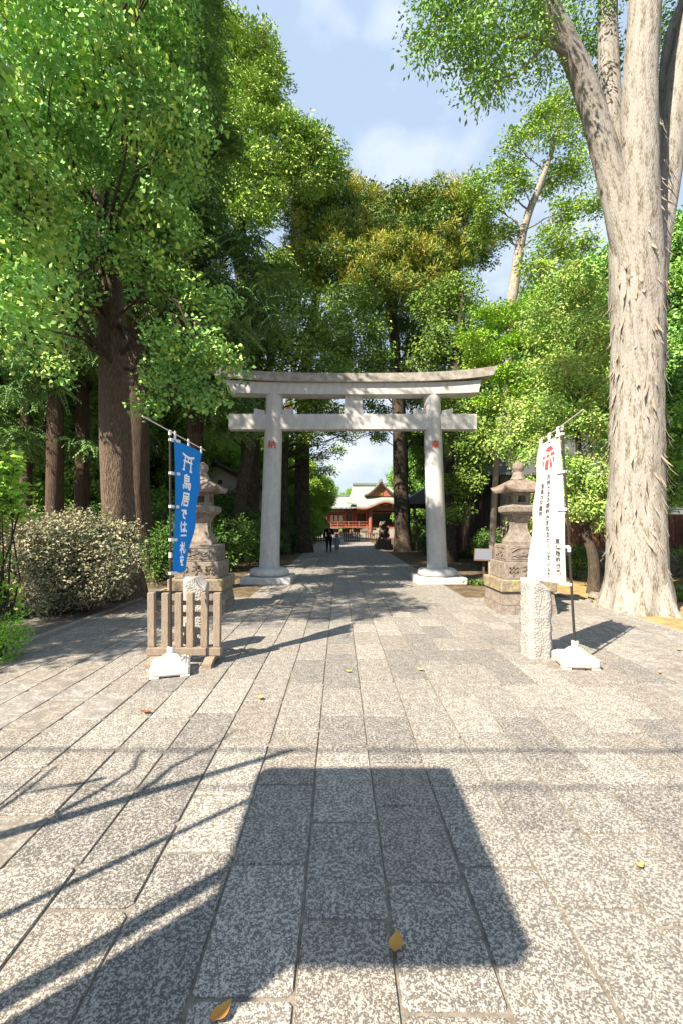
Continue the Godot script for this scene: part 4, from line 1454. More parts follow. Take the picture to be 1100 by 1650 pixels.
# ---------------------------------------------------------------- banners
func build_banners() -> void:
	var stand := func(o: Node3D, m: Material) -> void:
		var b := MB.new()
		b.box(Vector3(0, 0.068, 0), Vector3(0.42, 0.115, 0.42), 0.022)
		b.box(Vector3(0, 0.128, 0), Vector3(0.34, 0.03, 0.34), 0.012)
		b.lathe(Vector3.ZERO, [[0.15, 0.13], [0.15, 0.15], [0.13, 0.165], [0.115, 0.167], [0.1, 0.19], [0.07, 0.21], [0.044, 0.22], [0.042, 0.222], [0.042, 0.29], [0.02, 0.292]], 28)
		for sx in [-1.0, 1.0]:
			for sz in [-1.0, 1.0]:
				b.box(Vector3(sx * 0.16, 0.01, sz * 0.16), Vector3(0.1, 0.024, 0.1), 0.005)
		put(b, m, "base", o).rotation.y = 0.3 if m == MT.white_plastic else -0.12
		var cp := MB.new()
		cp.lathe(Vector3(0.12, 0.115, 0.06), [[0.0, 0.0], [0.028, 0.0], [0.028, 0.03], [0.0, 0.032]], 12)
		put(cp, m, "filler_cap", o)
	# ---- blue one
	var im := Image.create(360, 1000, false, Image.FORMAT_RGB8)
	im.fill(Color(0.0, 0.19, 0.62).linear_to_srgb())
	var wh := Color(0.86, 0.87, 0.88).linear_to_srgb()
	# gate pictogram
	for i in 170:
		var u := i / 169.0 * 2 - 1
		im.fill_rect(Rect2i(95 + i, int(84 - 16 * u * u), 1, 18), wh)
	im.fill_rect(Rect2i(110, 122, 140, 14), wh)
	im.fill_rect(Rect2i(170, 84, 20, 50), wh)
	for i in 100:
		im.fill_rect(Rect2i(int(126 - i * 0.10), 98 + i, 18, 1), wh)
		im.fill_rect(Rect2i(int(216 + i * 0.10), 98 + i, 18, 1), wh)
	im.fill_rect(Rect2i(106, 192, 36, 14), wh)
	im.fill_rect(Rect2i(218, 192, 36, 14), wh)
	var txt := ["鳥", "居", "で", "は", "一", "礼", "を"]
	var ys := [232, 372, 505, 605, 700, 768, 870]
	for k in 7:
		var sz: float = [118, 112, 82, 88, 76, 92, 84][k]
		draw_glyph(im, txt[k], 180 - sz * 0.56, ys[k] - (20 if k == 4 else 0), Vector2(sz * 1.12, sz), 15 if k < 2 else 13, wh)
	var bm := mat("blue_cloth", Color(1, 1, 1), 0.75, ImageTexture.create_from_image(im))
	bm.backlight = Color(0.35, 0.35, 0.35)
	bm.cull_mode = BaseMaterial3D.CULL_DISABLED
	var at := Vector3(-1.92, 0, -5.2)
	var o := thing("blue_banner", "tall blue banner with white writing on a black pole", "banner", at)
	stand.call(o, MT.white_plastic)
	cloth(o, Vector3(0, 0.2, 0), Vector3(-0.01, 2.73, 0), Vector3(-0.12, 2.815, 0.48), Vector3(0.16, 2.66, -0.78), Vector3(0.03, 2.66, -0.02), Vector3(0.145, 2.625, -0.72), Vector3(0.035, 1.13, -0.02), Vector3(0.085, 1.13, -0.24), bm, false)
	# ---- white one: the camera sees its back, so the print reads mirrored
	var iw := Image.create(420, 1100, false, Image.FORMAT_RGB8)
	iw.fill(Color(0.5, 0.5, 0.495).linear_to_srgb())
	var red := Color(0.66, 0.07, 0.08).linear_to_srgb()
	var paper := Color(0.5, 0.5, 0.495).linear_to_srgb()
	for y in 190:
		for x in 190:
			if Vector2(x - 95, y - 95).length() < 93:
				iw.set_pixel(115 + x, 45 + y, red)
	# pale gate strokes over the red disc
	for seg in [[Vector2(105, 112), Vector2(285, 92), 16], [Vector2(120, 150), Vector2(300, 134), 16], [Vector2(170, 104), Vector2(150, 235), 18], [Vector2(232, 100), Vector2(228, 240), 18], [Vector2(262, 150), Vector2(300, 230), 14], [Vector2(105, 70), Vector2(190, 96), 12]]:
		for i in 200:
			var p: Vector2 = seg[0].lerp(seg[1], i / 199.0)
			iw.fill_rect(Rect2i(int(p.x) - seg[2] / 2, int(p.y) - seg[2] / 2, seg[2], seg[2]), paper)
	var ink := Color(0.05, 0.05, 0.055).linear_to_srgb()
	var c1 := "氏神さまの御神札をおまつりしましょう"
	for k in c1.length():
		draw_glyph(iw, c1[k], 205, 268 + k * 44.5, Vector2(46, 40), 7, ink, true)
	var c2 := "家庭の守護神"
	for k in c2.length():
		draw_glyph(iw, c2[k], 105, 330 + k * 44, Vector2(50, 40), 7, ink, true)
	var c3 := "東京都神社庁"
	for k in c3.length():
		draw_glyph(iw, c3[k], 318, 765 + k * 46, Vector2(54, 42), 7, ink, true)
	iw.fill_rect(Rect2i(362, 1060, 12, 12), red)
	var wm := mat("white_cloth", Color(1, 1, 1), 0.8, ImageTexture.create_from_image(iw))
	wm.backlight = Color(0.5, 0.5, 0.5)
	wm.cull_mode = BaseMaterial3D.CULL_DISABLED
	var aw := Vector3(2.83, 0, -5.47)
	var w := thing("white_banner", "tall white banner with red disc emblem and black writing on a leaning pole", "banner", aw)
	stand.call(w, MT.soiled_plastic)
	cloth(w, Vector3(0, 0.2, 0), Vector3(-0.155, 2.84, 0), Vector3(-0.2, 2.93, 0.55), Vector3(-0.15, 2.79, -0.66), Vector3(-0.17, 2.78, -0.03), Vector3(-0.165, 2.74, -0.6), Vector3(-0.075, 0.965, -0.03), Vector3(-0.335, 0.955, -0.58), wm, true)

# pole from p0 to p1, top bar from b0 to b1, cloth corners: top at pole, top far, bottom at pole, bottom far
func cloth(o: Node3D, p0: Vector3, p1: Vector3, b0: Vector3, b1: Vector3, tp: Vector3, tf: Vector3, bp: Vector3, bf: Vector3, m: Material, flip_u: bool) -> void:
	var pole := MB.new()
	pole.tube([p0, p0.lerp(p1, 0.45)], [0.015, 0.015], 12)
	pole.tube([p0.lerp(p1, 0.45), p1], [0.012, 0.012], 12)
	put(pole, MT.black_pole, "pole", o)
	var col := MB.new()
	var mid := p0.lerp(p1, 0.45)
	col.tube([mid - Vector3(0, 0.03, 0), mid + Vector3(0, 0.03, 0)], [0.02, 0.02], 12)
	put(col, MT.white_plastic, "clamp", o)
	var cap := MB.new()
	cap.tube([p1 - Vector3(0, 0.02, 0), p1 + Vector3(0, 0.035, 0)], [0.018, 0.018], 12)
	put(cap, MT.white_plastic, "pole_cap", o)
	var bar := MB.new()
	bar.tube([b0, b1], [0.006, 0.006], 8)
	put(bar, MT.white_plastic, "top_bar", o)
	var rows := []
	var uvs := []
	for r in 41:
		var t := r / 40.0
		var row := PackedVector3Array()
		for c in 15:
			var u := c / 14.0
			var a := tp.lerp(bp, t)
			var b := tf.lerp(bf, t)
			b += (Vector3(tf.x - tp.x, 0, tf.z - tp.z) * 0.06) * sin(t * PI)
			var p := a.lerp(b, u)
			var nrm := (b - a).cross(Vector3.UP).normalized()
			p += nrm * (0.018 * sin(u * PI * 1.6 + t * 5.0) * (0.3 + t) + 0.012 * sin(t * 17.0 + u * 3.0) * u)
			row.append(p)
			uvs.append(Vector2(1.0 - u if flip_u else u, t))
		rows.append(row)
	var cl := MB.new()
	cl.grid(rows, uvs)
	put(cl, m, "cloth", o)
	# loops that hold the cloth to pole and bar
	for k in 5:
		var t := k / 4.0
		var e: Vector3 = rows[int(t * 40)][0]
		var pp := p0 + (p1 - p0) * clampf((e.y - p0.y) / (p1.y - p0.y), 0, 1)
		var inn: Vector3 = rows[int(t * 40)][2]
		var d := inn - pp
		d.y = 0
		put(boxed((pp + inn) * 0.5, Vector3(d.length() * 0.8 + 0.045, 0.035, 0.036), 0.004, Basis(Vector3.UP, atan2(-d.z, d.x))), MT.white_tab, "loop", o)
	for u in [0.08, 0.5, 0.95]:
		var e := tp.lerp(tf, u)
		var q := b0 + (b1 - b0) * clampf((e.z - b0.z) / (b1.z - b0.z), 0, 1)
		put(boxed((e + q) * 0.5, Vector3(0.014, absf(q.y - e.y) + 0.045, 0.05), 0.003, Basis(Vector3.UP, 0.1)), MT.white_tab, "loop", o)

# ---------------------------------------------------------------- things behind and beside the camera whose shadows fall on the paving
func build_street_side() -> void:
	var p := thing("gate_pillar", "square stone pillar with broad cap whose shadow falls across the foreground paving", "pillar", Vector3(-2.36, 0, -0.08))
	put(boxed(Vector3(0, 1.6, 0), Vector3(0.42, 3.3, 0.34), 0.02), MT.torii, "shaft", p)
	put(boxed(Vector3(-0.05, 3.32, -0.05), Vector3(1.28, 0.14, 1.38), 0.03), MT.torii_cap, "cap", p)
	var s := thing("steel_post", "thin steel sign post whose shadow runs beside the pillar shadow", "post", Vector3(-2.54, 0, -0.38))
	var m := MB.new()
	m.tube([Vector3(0, -0.02, 0), Vector3(0, 3.1, 0)], [0.045, 0.045], 12)
	put(m, MT.iron, "shaft", s)
	put(boxed(Vector3(0, 3.12, 0), Vector3(0.1, 0.04, 0.1)), MT.iron, "top_cap", s)
	var s2 := thing("steel_post", "slender steel rod whose thin shadow crosses the paving", "post", Vector3(-2.72, 0, -0.8))
	var m2 := MB.new()
	m2.tube([Vector3(0, -0.02, 0), Vector3(0, 2.95, 0)], [0.022, 0.022], 10)
	put(m2, MT.iron, "shaft", s2)
	put(boxed(Vector3(0, 2.96, 0), Vector3(0.05, 0.03, 0.05)), MT.iron, "top_cap", s2)
	var t := thing("street_sapling", "leaning bare sapling whose branches shadow the paving edge", "tree", Vector3(-3.22, 0, -1.62))
	var b := MB.new()
	var tr := [Vector3(0, -0.03, 0), Vector3(0.12, 1.2, 0.2), Vector3(0.2, 2.2, 0.38), Vector3(0.34, 3.35, 0.55)]
	b.tube(spine(tr, 10), taper(0.06, 0.03, 10), 8)
	for e in [[Vector3(0.12, 1.3, 0.22), Vector3(-0.35, 2.1, -0.1)], [Vector3(0.16, 1.8, 0.3), Vector3(-0.3, 2.7, 0.1)], [Vector3(-0.1, 2.3, 0.2), Vector3(-0.55, 2.35, 0.4)], [Vector3(0.2, 2.3, 0.4), Vector3(-0.05, 3.2, 0.1)]]:
		b.tube(bend(e[0], e[1], 0.0, 5), taper(0.026, 0.01, 5), 6)
	put(b, MT.dark_bark, "trunk", t)
	for k in 2:
		var zp: float = [0.80, 1.42][k]
		var hh: float = [6.0, 6.2][k]
		var w := MB.new()
		var pts := []
		for i in 25:
			var u := i / 24.0 * 2 - 1
			pts.append(Vector3(u * 14.0, hh + 0.25 * u * u, zp + 0.1 * u * u))
		var rr := []
		for i in 25: rr.append([0.018, 0.014][k])
		w.tube(pts, rr, 6)
		tag(put(w, MT.wire, "overhead_cable"), ["street cable high overhead, casting the thin line across the paving", "lower street cable beside it, casting the fainter line"][k], "cable")
	for sx in [-1.0, 1.0]:
		var up := thing("utility_pole", "concrete utility pole carrying the street cables", "utility pole", Vector3(sx * 14.0, 0, 1.1), 0.0, "utility poles along the street")
		var pm := MB.new()
		pm.tube([Vector3(0, -0.06, 0), Vector3(0, 9.5, 0)], [0.17, 0.11], 16)
		put(pm, MT.concrete, "shaft", up)
		put(boxed(Vector3(0, 6.3, 0), Vector3(0.08, 0.08, 1.6)), MT.iron, "cross_arm", up)

# ---------------------------------------------------------------- the big peeling tree
var C := {}   # leaf spray meshes

func C_(r: float, g: float, b: float) -> Color:
	return Color(r, g, b)

func build_zelkova() -> void:
	C.fan = cluster(1, 36, Vector3(0.32, 0.22, 0.32), 0.066, 0.072, 0.45, 1)
	C.broad = cluster(2, 30, Vector3(0.28, 0.17, 0.28), 0.105, 0.052, 0.35)
	C.big = cluster(3, 42, Vector3(0.5, 0.36, 0.5), 0.19, 0.09, 0.3)
	C.fine = cluster(4, 36, Vector3(0.36, 0.15, 0.36), 0.075, 0.034, 0.6)
	C.maple = cluster(5, 40, Vector3(0.42, 0.07, 0.42), 0.095, 0.06, 0.1)
	C.frond = frond(6, 0.55, 0.17, 0.55)
	C.small = cluster(7, 36, Vector3(0.17, 0.14, 0.17), 0.055, 0.03, 0.05)
	C.tuft = cluster(8, 30, Vector3(0.3, 0.16, 0.3), 0.12, 0.06, -0.1)
	C.bloom = cluster(9, 40, Vector3(0.3, 0.16, 0.3), 0.17, 0.03, -0.5)
	var base := Vector3(5.95, -0.05, -9.1)
	var o := thing("zelkova_tree", "massive pale tree with peeling flaky bark and forked trunk", "tree", base)
	var f := FastNoiseLite.new()
	f.seed = 4
	f.frequency = 1.1
	f.fractal_octaves = 4
	var wob := func(a: float, along: float, _i: int) -> float:
		var q := Vector3(cos(a), along * 0.5, sin(a))
		return 1.0 + 0.10 * f.get_noise_3dv(q * 1.2) + 0.05 * f.get_noise_3dv(q * 4.0) + exp(-along * 2.6) * (0.14 + 0.17 * sin(a * 5.0 + 1.0) + 0.1 * sin(a * 9.0))
	var m := MB.new()
	var pts := [Vector3(0, 0, 0), Vector3(0.0, 0.8, 0), Vector3(-0.02, 2.4, 0), Vector3(0.0, 4.6, 0), Vector3(0.0, 6.2, 0), Vector3(-0.02, 7.4, 0), Vector3(-0.03, 8.2, 0), Vector3(-0.03, 8.9, 0)]
	var rad := [0.64, 0.55, 0.49, 0.465, 0.485, 0.485, 0.36, 0.12]
	m.tube(spine(pts, 60), pick_radius(pts, rad, 60), 56, 2.0, 1.0, wob, false)
	var stem := func(list: Array, r0: float, r1: float) -> void:
		var l := []
		for q in list: l.append(W(q[0], q[1], q[2]) - base)
		m.uvo = Vector2(rng.randf(), rng.randf())
		var fw := func(a: float, along: float, _i: int) -> float:
			var q := Vector3(cos(a), along * 0.5 + r0 * 9.0, sin(a))
			return 1.0 + 0.10 * f.get_noise_3dv(q * 1.5) + 0.06 * f.get_noise_3dv(q * 4.0)
		m.tube(spine(l, 26), taper(r0 * 0.86, r1 * 0.9, 26), 26, 1.2, 1.0, fw)
	stem.call([[1033, 560, 9.1], [1018, 430, 9.0], [985, 290, 9.0], [958, 190, 8.9], [925, 95, 8.7], [865, -20, 8.4], [800, -140, 8.2], [740, -330, 8.0]], 0.42, 0.12)
	stem.call([[1025, 450, 9.2], [1002, 330, 9.3], [985, 190, 9.4], [978, 60, 9.5], [975, -120, 9.6], [950, -420, 9.9]], 0.3, 0.14)
	stem.call([[1034, 560, 9.1], [1034, 430, 8.95], [1030, 300, 8.8], [1030, 150, 8.75], [1040, -20, 8.7], [1060, -300, 8.6], [1070, -600, 8.4]], 0.46, 0.2)
	stem.call([[1036, 560, 9.1], [1048, 430, 9.15], [1072, 290, 9.3], [1085, 180, 9.3], [1108, 60, 9.3], [1160, -120, 9.3], [1240, -400, 9.0]], 0.38, 0.16)
	stem.call([[1080, 260, 9.4], [1072, 120, 9.6], [1085, 40, 9.7], [1130, -60, 9.9]], 0.2, 0.08)
	# limbs that reach out over the approach
	stem.call([[925, 95, 8.7], [860, 60, 8.3], [800, 62, 8.0], [745, 40, 7.8]], 0.07, 0.015)
	stem.call([[900, 50, 8.6], [840, 110, 8.3], [800, 130, 8.1], [775, 160, 8.0]], 0.05, 0.012)
	stem.call([[860, -30, 8.4], [780, -20, 8.0], [720, 20, 7.8], [690, 60, 7.7]], 0.07, 0.015)
	var tr := put(m, MT.zelkova_bark, "trunk", o)
	# peeling plates of bark
	var fl := MB.new()
	for i in 520:
		var a := rng.randf() * TAU
		var y := rng.randf_range(0.9, 9.5)
		var r := 0.475 + 0.02 * rng.randf()
		if y < 2.4: r = lerpf(0.56, 0.5, y / 2.4)
		var nrm := Vector3(cos(a), 0, sin(a))
		var tan := Vector3(-sin(a), 0, cos(a))
		var q := Vector3(cos(a), y * 0.5, sin(a))
		r *= 1.0 + 0.10 * f.get_noise_3dv(q * 1.2) + 0.05 * f.get_noise_3dv(q * 4.0)
		var ln := rng.randf_range(0.07, 0.36)
		var wd := rng.randf_range(0.008, 0.026)
		var lean := rng.randf_range(-0.5, 0.5)
		var up := (Vector3.UP + tan * lean).normalized()
		var across := nrm.cross(up).normalized()
		var lift := rng.randf_range(0.25, 0.9)
		var rows := []
		var uvs := []
		for k in 4:
			var t := k / 3.0
			var c := nrm * (r - 0.012 + ln * lift * t * t * 0.6) + Vector3(0, y, 0) - up * ln * t
			var w2 := wd * (0.5 + 0.7 * sin(t * PI * 0.8 + 0.3)) * (0.12 if k == 3 else 1.0)
			rows.append(PackedVector3Array([c - across * w2, c + nrm * 0.006, c + across * w2]))
			for z in 3: uvs.append(Vector2.ZERO)
		fl.grid(rows, uvs)
	tag(put(fl, MT.bark_flake, "bark_flakes", tr), "", "", "", "stuff")
	var lobes := px_lobes([[700, 20, 7.7, 0.5], [740, 45, 7.8, 0.55], [790, 35, 8.0, 0.55], [845, 75, 8.3, 0.5], [770, 100, 8.0, 0.45], [725, 75, 7.8, 0.4], [810, 110, 8.1, 0.45], [895, 25, 8.9, 0.55], [880, 110, 8.6, 0.35], [940, 60, 9.8, 0.6], [960, 120, 10.2, 0.5], [780, 150, 8.0, 0.3], [690, 80, 7.7, 0.28], [1085, 110, 10.3, 0.7], [1090, 20, 10.2, 0.7], [1070, 200, 10.8, 0.5], [850, 20, 8.6, 0.6], [720, -30, 7.8, 0.6], [800, -50, 8.1, 0.8]])
	for l in px_lobes([[900, -130, 9, 1.0], [1050, -140, 9.8, 1.1], [1180, -60, 9.8, 1.1], [1000, -330, 9.6, 1.3], [1150, -360, 9.6, 1.4], [1080, -520, 9.6, 1.4]]):
		lobes.append(l)
	crown(o, "crown", lobes, C.fine, MT.leaf, 8.5, 1.0, [C_(0.2, 0.38, 0.08), C_(0.28, 0.46, 0.1), C_(0.15, 0.3, 0.07)], 0.1, 0.9)

# ---------------------------------------------------------------- trees
func build_trees() -> void:
	# --- ginkgo
	var gl := px_lobes([
		[40, 60, 8.6, 0.92], [130, 35, 9.6, 1], [225, 55, 10.0, 0.84], [270, 110, 10.2, 0.71], [60, 165, 7.8, 0.84], [160, 150, 9.2, 0.92], [250, 190, 10.0, 0.76], [20, 280, 7.2, 0.76], [110, 265, 8.6, 0.84], [205, 270, 9.4, 0.76], [280, 270, 10.4, 0.67], [45, 380, 7.0, 0.67], [120, 370, 8.6, 0.71], [235, 370, 9.4, 0.63], [285, 380, 10.0, 0.59], [50, 470, 6.6, 0.5], [105, 450, 8.8, 0.59], [250, 450, 9.4, 0.55], [300, 480, 9.6, 0.59], [350, 500, 9.8, 0.38], [20, 540, 6.4, 0.38], [75, 530, 7.6, 0.34], [255, 540, 9.0, 0.42], [300, 560, 8.8, 0.5], [345, 575, 9.0, 0.38], [378, 590, 9.2, 0.24], [270, 610, 8.8, 0.38], [315, 635, 9.0, 0.25], [235, 650, 9.0, 0.18], [250, 600, 8.8, 0.34], [345, 640, 9.1, 0.21], [100, 600, 8.6, 0.21],
		[-70, 120, 9, 1], [-80, 280, 8.4, 0.84], [40, -60, 9, 1.2], [180, -70, 10, 1.2], [260, -20, 10.8, 0.84], [110, -190, 10, 1.3], [-60, -60, 9.5, 1], [210, -190, 10.8, 1.1], [150, -320, 10.6, 1.3], [30, -260, 10, 1.3], [-90, -220, 10, 1], [140, -440, 10.5, 1], [255, -70, 8.0, 0.5], [250, -230, 7.4, 0.67], [10, 470, 8.8, 0.7], [-45, 400, 8.8, 0.8], [45, 420, 9.0, 0.6], [235, 195, 7.7, 0.5], [212, 120, 7.5, 0.55], [175, 60, 7.1, 0.55], [262, 130, 8.0, 0.45], [290, 225, 8.1, 0.45], [275, 295, 8.4, 0.42], [298, 165, 8.0, 0.4], [65, 500, 9.4, 0.55], [90, 560, 9.6, 0.4], [120, 470, 9.6, 0.55], [-60, 150, 6.0, 0.7], [-35, 250, 6.3, 0.5]])
	var g := tree("ginkgo_tree", "large ginkgo with ridged brown trunk behind the bronze bush", "", [Vector3(-4.95, -0.05, -10.4), W(192, 850, 10.4), W(186, 640, 10.4), W(178, 470, 10.3), W(165, 300, 10.2), W(160, 100, 10.2), W(165, -150, 10.2), W(150, -420, 10.4)], [0.43, 0.355, 0.32, 0.27, 0.22, 0.16, 0.1, 0.03], gl, "ginkgo_bark", C.fan, "leaf", 8.5, 0.95, [C_(0.22, 0.43, 0.11), C_(0.26, 0.47, 0.12), C_(0.18, 0.37, 0.12), C_(0.38, 0.54, 0.12)], 40, 0.07, 0.2, 0.3, 1.1)
	var tg := put(boxed(Vector3(0.29, 1.7, 0.30), Vector3(0.16, 0.12, 0.015), 0.004, Basis(Vector3.UP, 0.75)), MT.green_tag, "number_plate", g)
	tg.set_meta("label", "small green number plate tied to the trunk")
	# --- conifers on the left
	var cyp := [C_(0.154, 0.28, 0.098), C_(0.196, 0.329, 0.105), C_(0.126, 0.238, 0.084)]
	var fl := []
	for k in 26:
		var h := 6.0 + k * 0.72
		var r := lerpf(2.3, 0.5, pow(k / 25.0, 0.6))
		var a := k * 2.4
		fl.append([Vector3(-5.1 + cos(a) * r * 0.55, h, -16.2 + sin(a) * r * 0.55), r * 0.62, 0.75])
	fl.append_array(px_lobes([[385, 400, 15.0, 0.7], [430, 440, 15.3, 0.7], [395, 480, 15.0, 0.8], [435, 510, 15.2, 0.55], [365, 540, 14.8, 0.6], [350, 450, 14.8, 0.7]]))
	tree("cypress_tree", "tall conifer with drooping feathery foliage behind the lantern", "", [Vector3(-5.1, -0.05, -16.2), Vector3(-5.12, 5, -16.2), Vector3(-5.1, 12, -16.2), Vector3(-5.1, 25, -16.2)], [0.34, 0.27, 0.2, 0.03], fl, "conifer_bark", C.frond, "leaf", 4.2, 1.15, cyp, 18, 0.05, 0.3, 0.3)
	var m2 := []
	for k in 14:
		var a := k * 2.4
		m2.append([Vector3(-6.1 + cos(a) * 1.2, 8.0 + k * 0.75, -14.0 + sin(a) * 1.2), 1.2, 0.7])
	tree("redwood_tree", "fluted reddish conifer trunk close behind the ginkgo", "", [Vector3(-6.1, -0.05, -14), Vector3(-6.2, 2.5, -14), Vector3(-6.2, 8, -14), Vector3(-6.2, 19, -14)], [0.5, 0.36, 0.28, 0.05], m2, "conifer_bark", C.frond, "leaf", 3.2, 1.2, cyp, 24, 0.05, 0.5, 0.3)
	var cd := [[-10.0, 15.9, 0.26], [-11.9, 17.2, 0.2], [-9.9, 17.4, 0.24], [-9.6, 22.0, 0.2], [-14.5, 19.0, 0.22]]
	var cl := ["straight pale cedar trunk rising behind the bronze bush", "slim straight cedar trunk beside the pale cedar", "dark cedar trunk just behind the pale cedar", "thin dark cedar trunk deeper in the wood", "cedar trunk at the edge of the wood"]
	for i in cd.size():
		var q: Array = cd[i]
		var lb := []
		for k in 12:
			var a := k * 2.4 + i
			lb.append([Vector3(q[0] + cos(a) * 1.1, 8.0 + k * 0.75, -q[1] + sin(a) * 1.1), 1.15, 0.7])
		for k in 5:
			lb.append([Vector3(q[0] + rng.randf_range(-1.2, 1.2), rng.randf_range(4.5, 9.0), -q[1] + rng.randf_range(-0.8, 1.0)), 0.55, 0.5])
		tree("cedar_tree", cl[i], "cedars in the wood", [Vector3(q[0], -0.05, -q[1]), Vector3(q[0] + 0.1, 5, -q[1]), Vector3(q[0] + 0.15, 12, -q[1]), Vector3(q[0] + 0.15, 17.5, -q[1])], [q[2] * 1.2, q[2], q[2] * 0.8, 0.03], lb, "conifer_bark", C.frond, "leaf", 3.2, 1.1, cyp, 16, 0.04, 0.3, 0.3)
	# --- camphor
	var cam := [C_(0.28, 0.426, 0.0896), C_(0.347, 0.493, 0.112), C_(0.224, 0.37, 0.0784), C_(0.392, 0.515, 0.134)]
	tree("camphor_tree", "tall light green camphor tree towering above the conifers", "", [Vector3(-5.0, -0.05, -25), W(405, 560, 24.5), W(385, 400, 24), W(395, 300, 24), W(365, 150, 24), W(350, 60, 24)], [0.6, 0.45, 0.34, 0.26, 0.12, 0.04], px_lobes([
		[345, 60, 24, 1.3], [380, 85, 23.5, 1.3], [415, 95, 24, 1.3], [432, 135, 24, 1.2], [400, 150, 23, 1.3], [360, 140, 23.5, 1.3], [437, 185, 24, 1.1], [405, 215, 23, 1.2], [365, 210, 23, 1.2], [470, 235, 24, 1.2], [500, 240, 24, 1.1], [522, 262, 24.2, 0.95], [530, 290, 24.4, 0.75], [455, 270, 23.5, 1.2], [490, 290, 23.6, 1.0], [415, 275, 23, 1.1], [375, 280, 22.5, 1.1], [440, 320, 23, 0.9], [350, 330, 22.5, 1.2], [400, 350, 22.5, 1.1], [330, 110, 24.5, 1.1], [330, 220, 24, 1.2]]),
		"dark_bark", C.broad, "leaf", 6.8, 1.6, cam, 14, 0.09, 0.3, 0.35)
	# --- chinquapins in flower over the gate
	var dk := [C_(0.0884, 0.177, 0.0486), C_(0.122, 0.221, 0.0553), C_(0.111, 0.189, 0.0663), C_(0.166, 0.276, 0.0663)]
	var bl := [C_(0.418, 0.44, 0.077), C_(0.484, 0.484, 0.088), C_(0.352, 0.407, 0.077), C_(0.484, 0.44, 0.11)]
	var ch := [
		["flowering evergreen with yellowish crown above the gate lintel", [Vector3(-2.2, -0.05, -27), W(490, 640, 27), W(510, 480, 27), W(540, 360, 27)], [[480, 345, 28, 1.3], [515, 335, 28.5, 1.2], [555, 330, 28, 1.3], [500, 395, 26.5, 1.3], [540, 385, 26, 1.3], [575, 370, 27, 1.2], [480, 430, 26, 1.4], [530, 430, 25, 1.3], [570, 425, 25, 1.2]]],
		["flowering evergreen with golden crown over the middle of the gate", [Vector3(3.9, -0.05, -28), W(640, 640, 28), W(630, 480, 28), W(620, 360, 28)], [[595, 330, 29, 1.2], [630, 345, 28, 1.2], [610, 390, 26, 1.3], [650, 385, 26.5, 1.3], [620, 430, 25, 1.3], [665, 425, 25.5, 1.3], [640, 470, 24.5, 1.3], [590, 460, 24.5, 1.2]]],
		["flowering evergreen with tan crown beside the slender pale tree", [Vector3(6.6, -0.05, -28), W(735, 640, 27), W(740, 500, 27), W(720, 370, 27)], [[685, 335, 28, 1.3], [715, 330, 28.5, 1.3], [750, 345, 28, 1.2], [700, 380, 26.5, 1.3], [690, 430, 26, 1.2], [730, 420, 27, 1.2], [700, 480, 25, 1.2], [760, 400, 28, 1.3]]]]
	for c in ch:
		var lb := px_lobes(c[2])
		var t := tree("chinquapin_tree", c[0], "flowering evergreens behind the gate", c[1], [0.5, 0.38, 0.26, 0.06], lb, "dark_bark", C.broad, "leaf_gloss", 6.5, 1.6, dk, 14, 0.1, 0.3, 0.4)
		crown(t, "blossoms", lb, C.bloom, MT.leaf_matt, 5.0, 1.15, bl, 0.75, 0.8, false, 1.05)
	# --- dark evergreens that close the view above the gate
	var oak := [C_(0.137, 0.243, 0.051), C_(0.195, 0.32, 0.0651), C_(0.17, 0.263, 0.0694), C_(0.293, 0.432, 0.0738)]
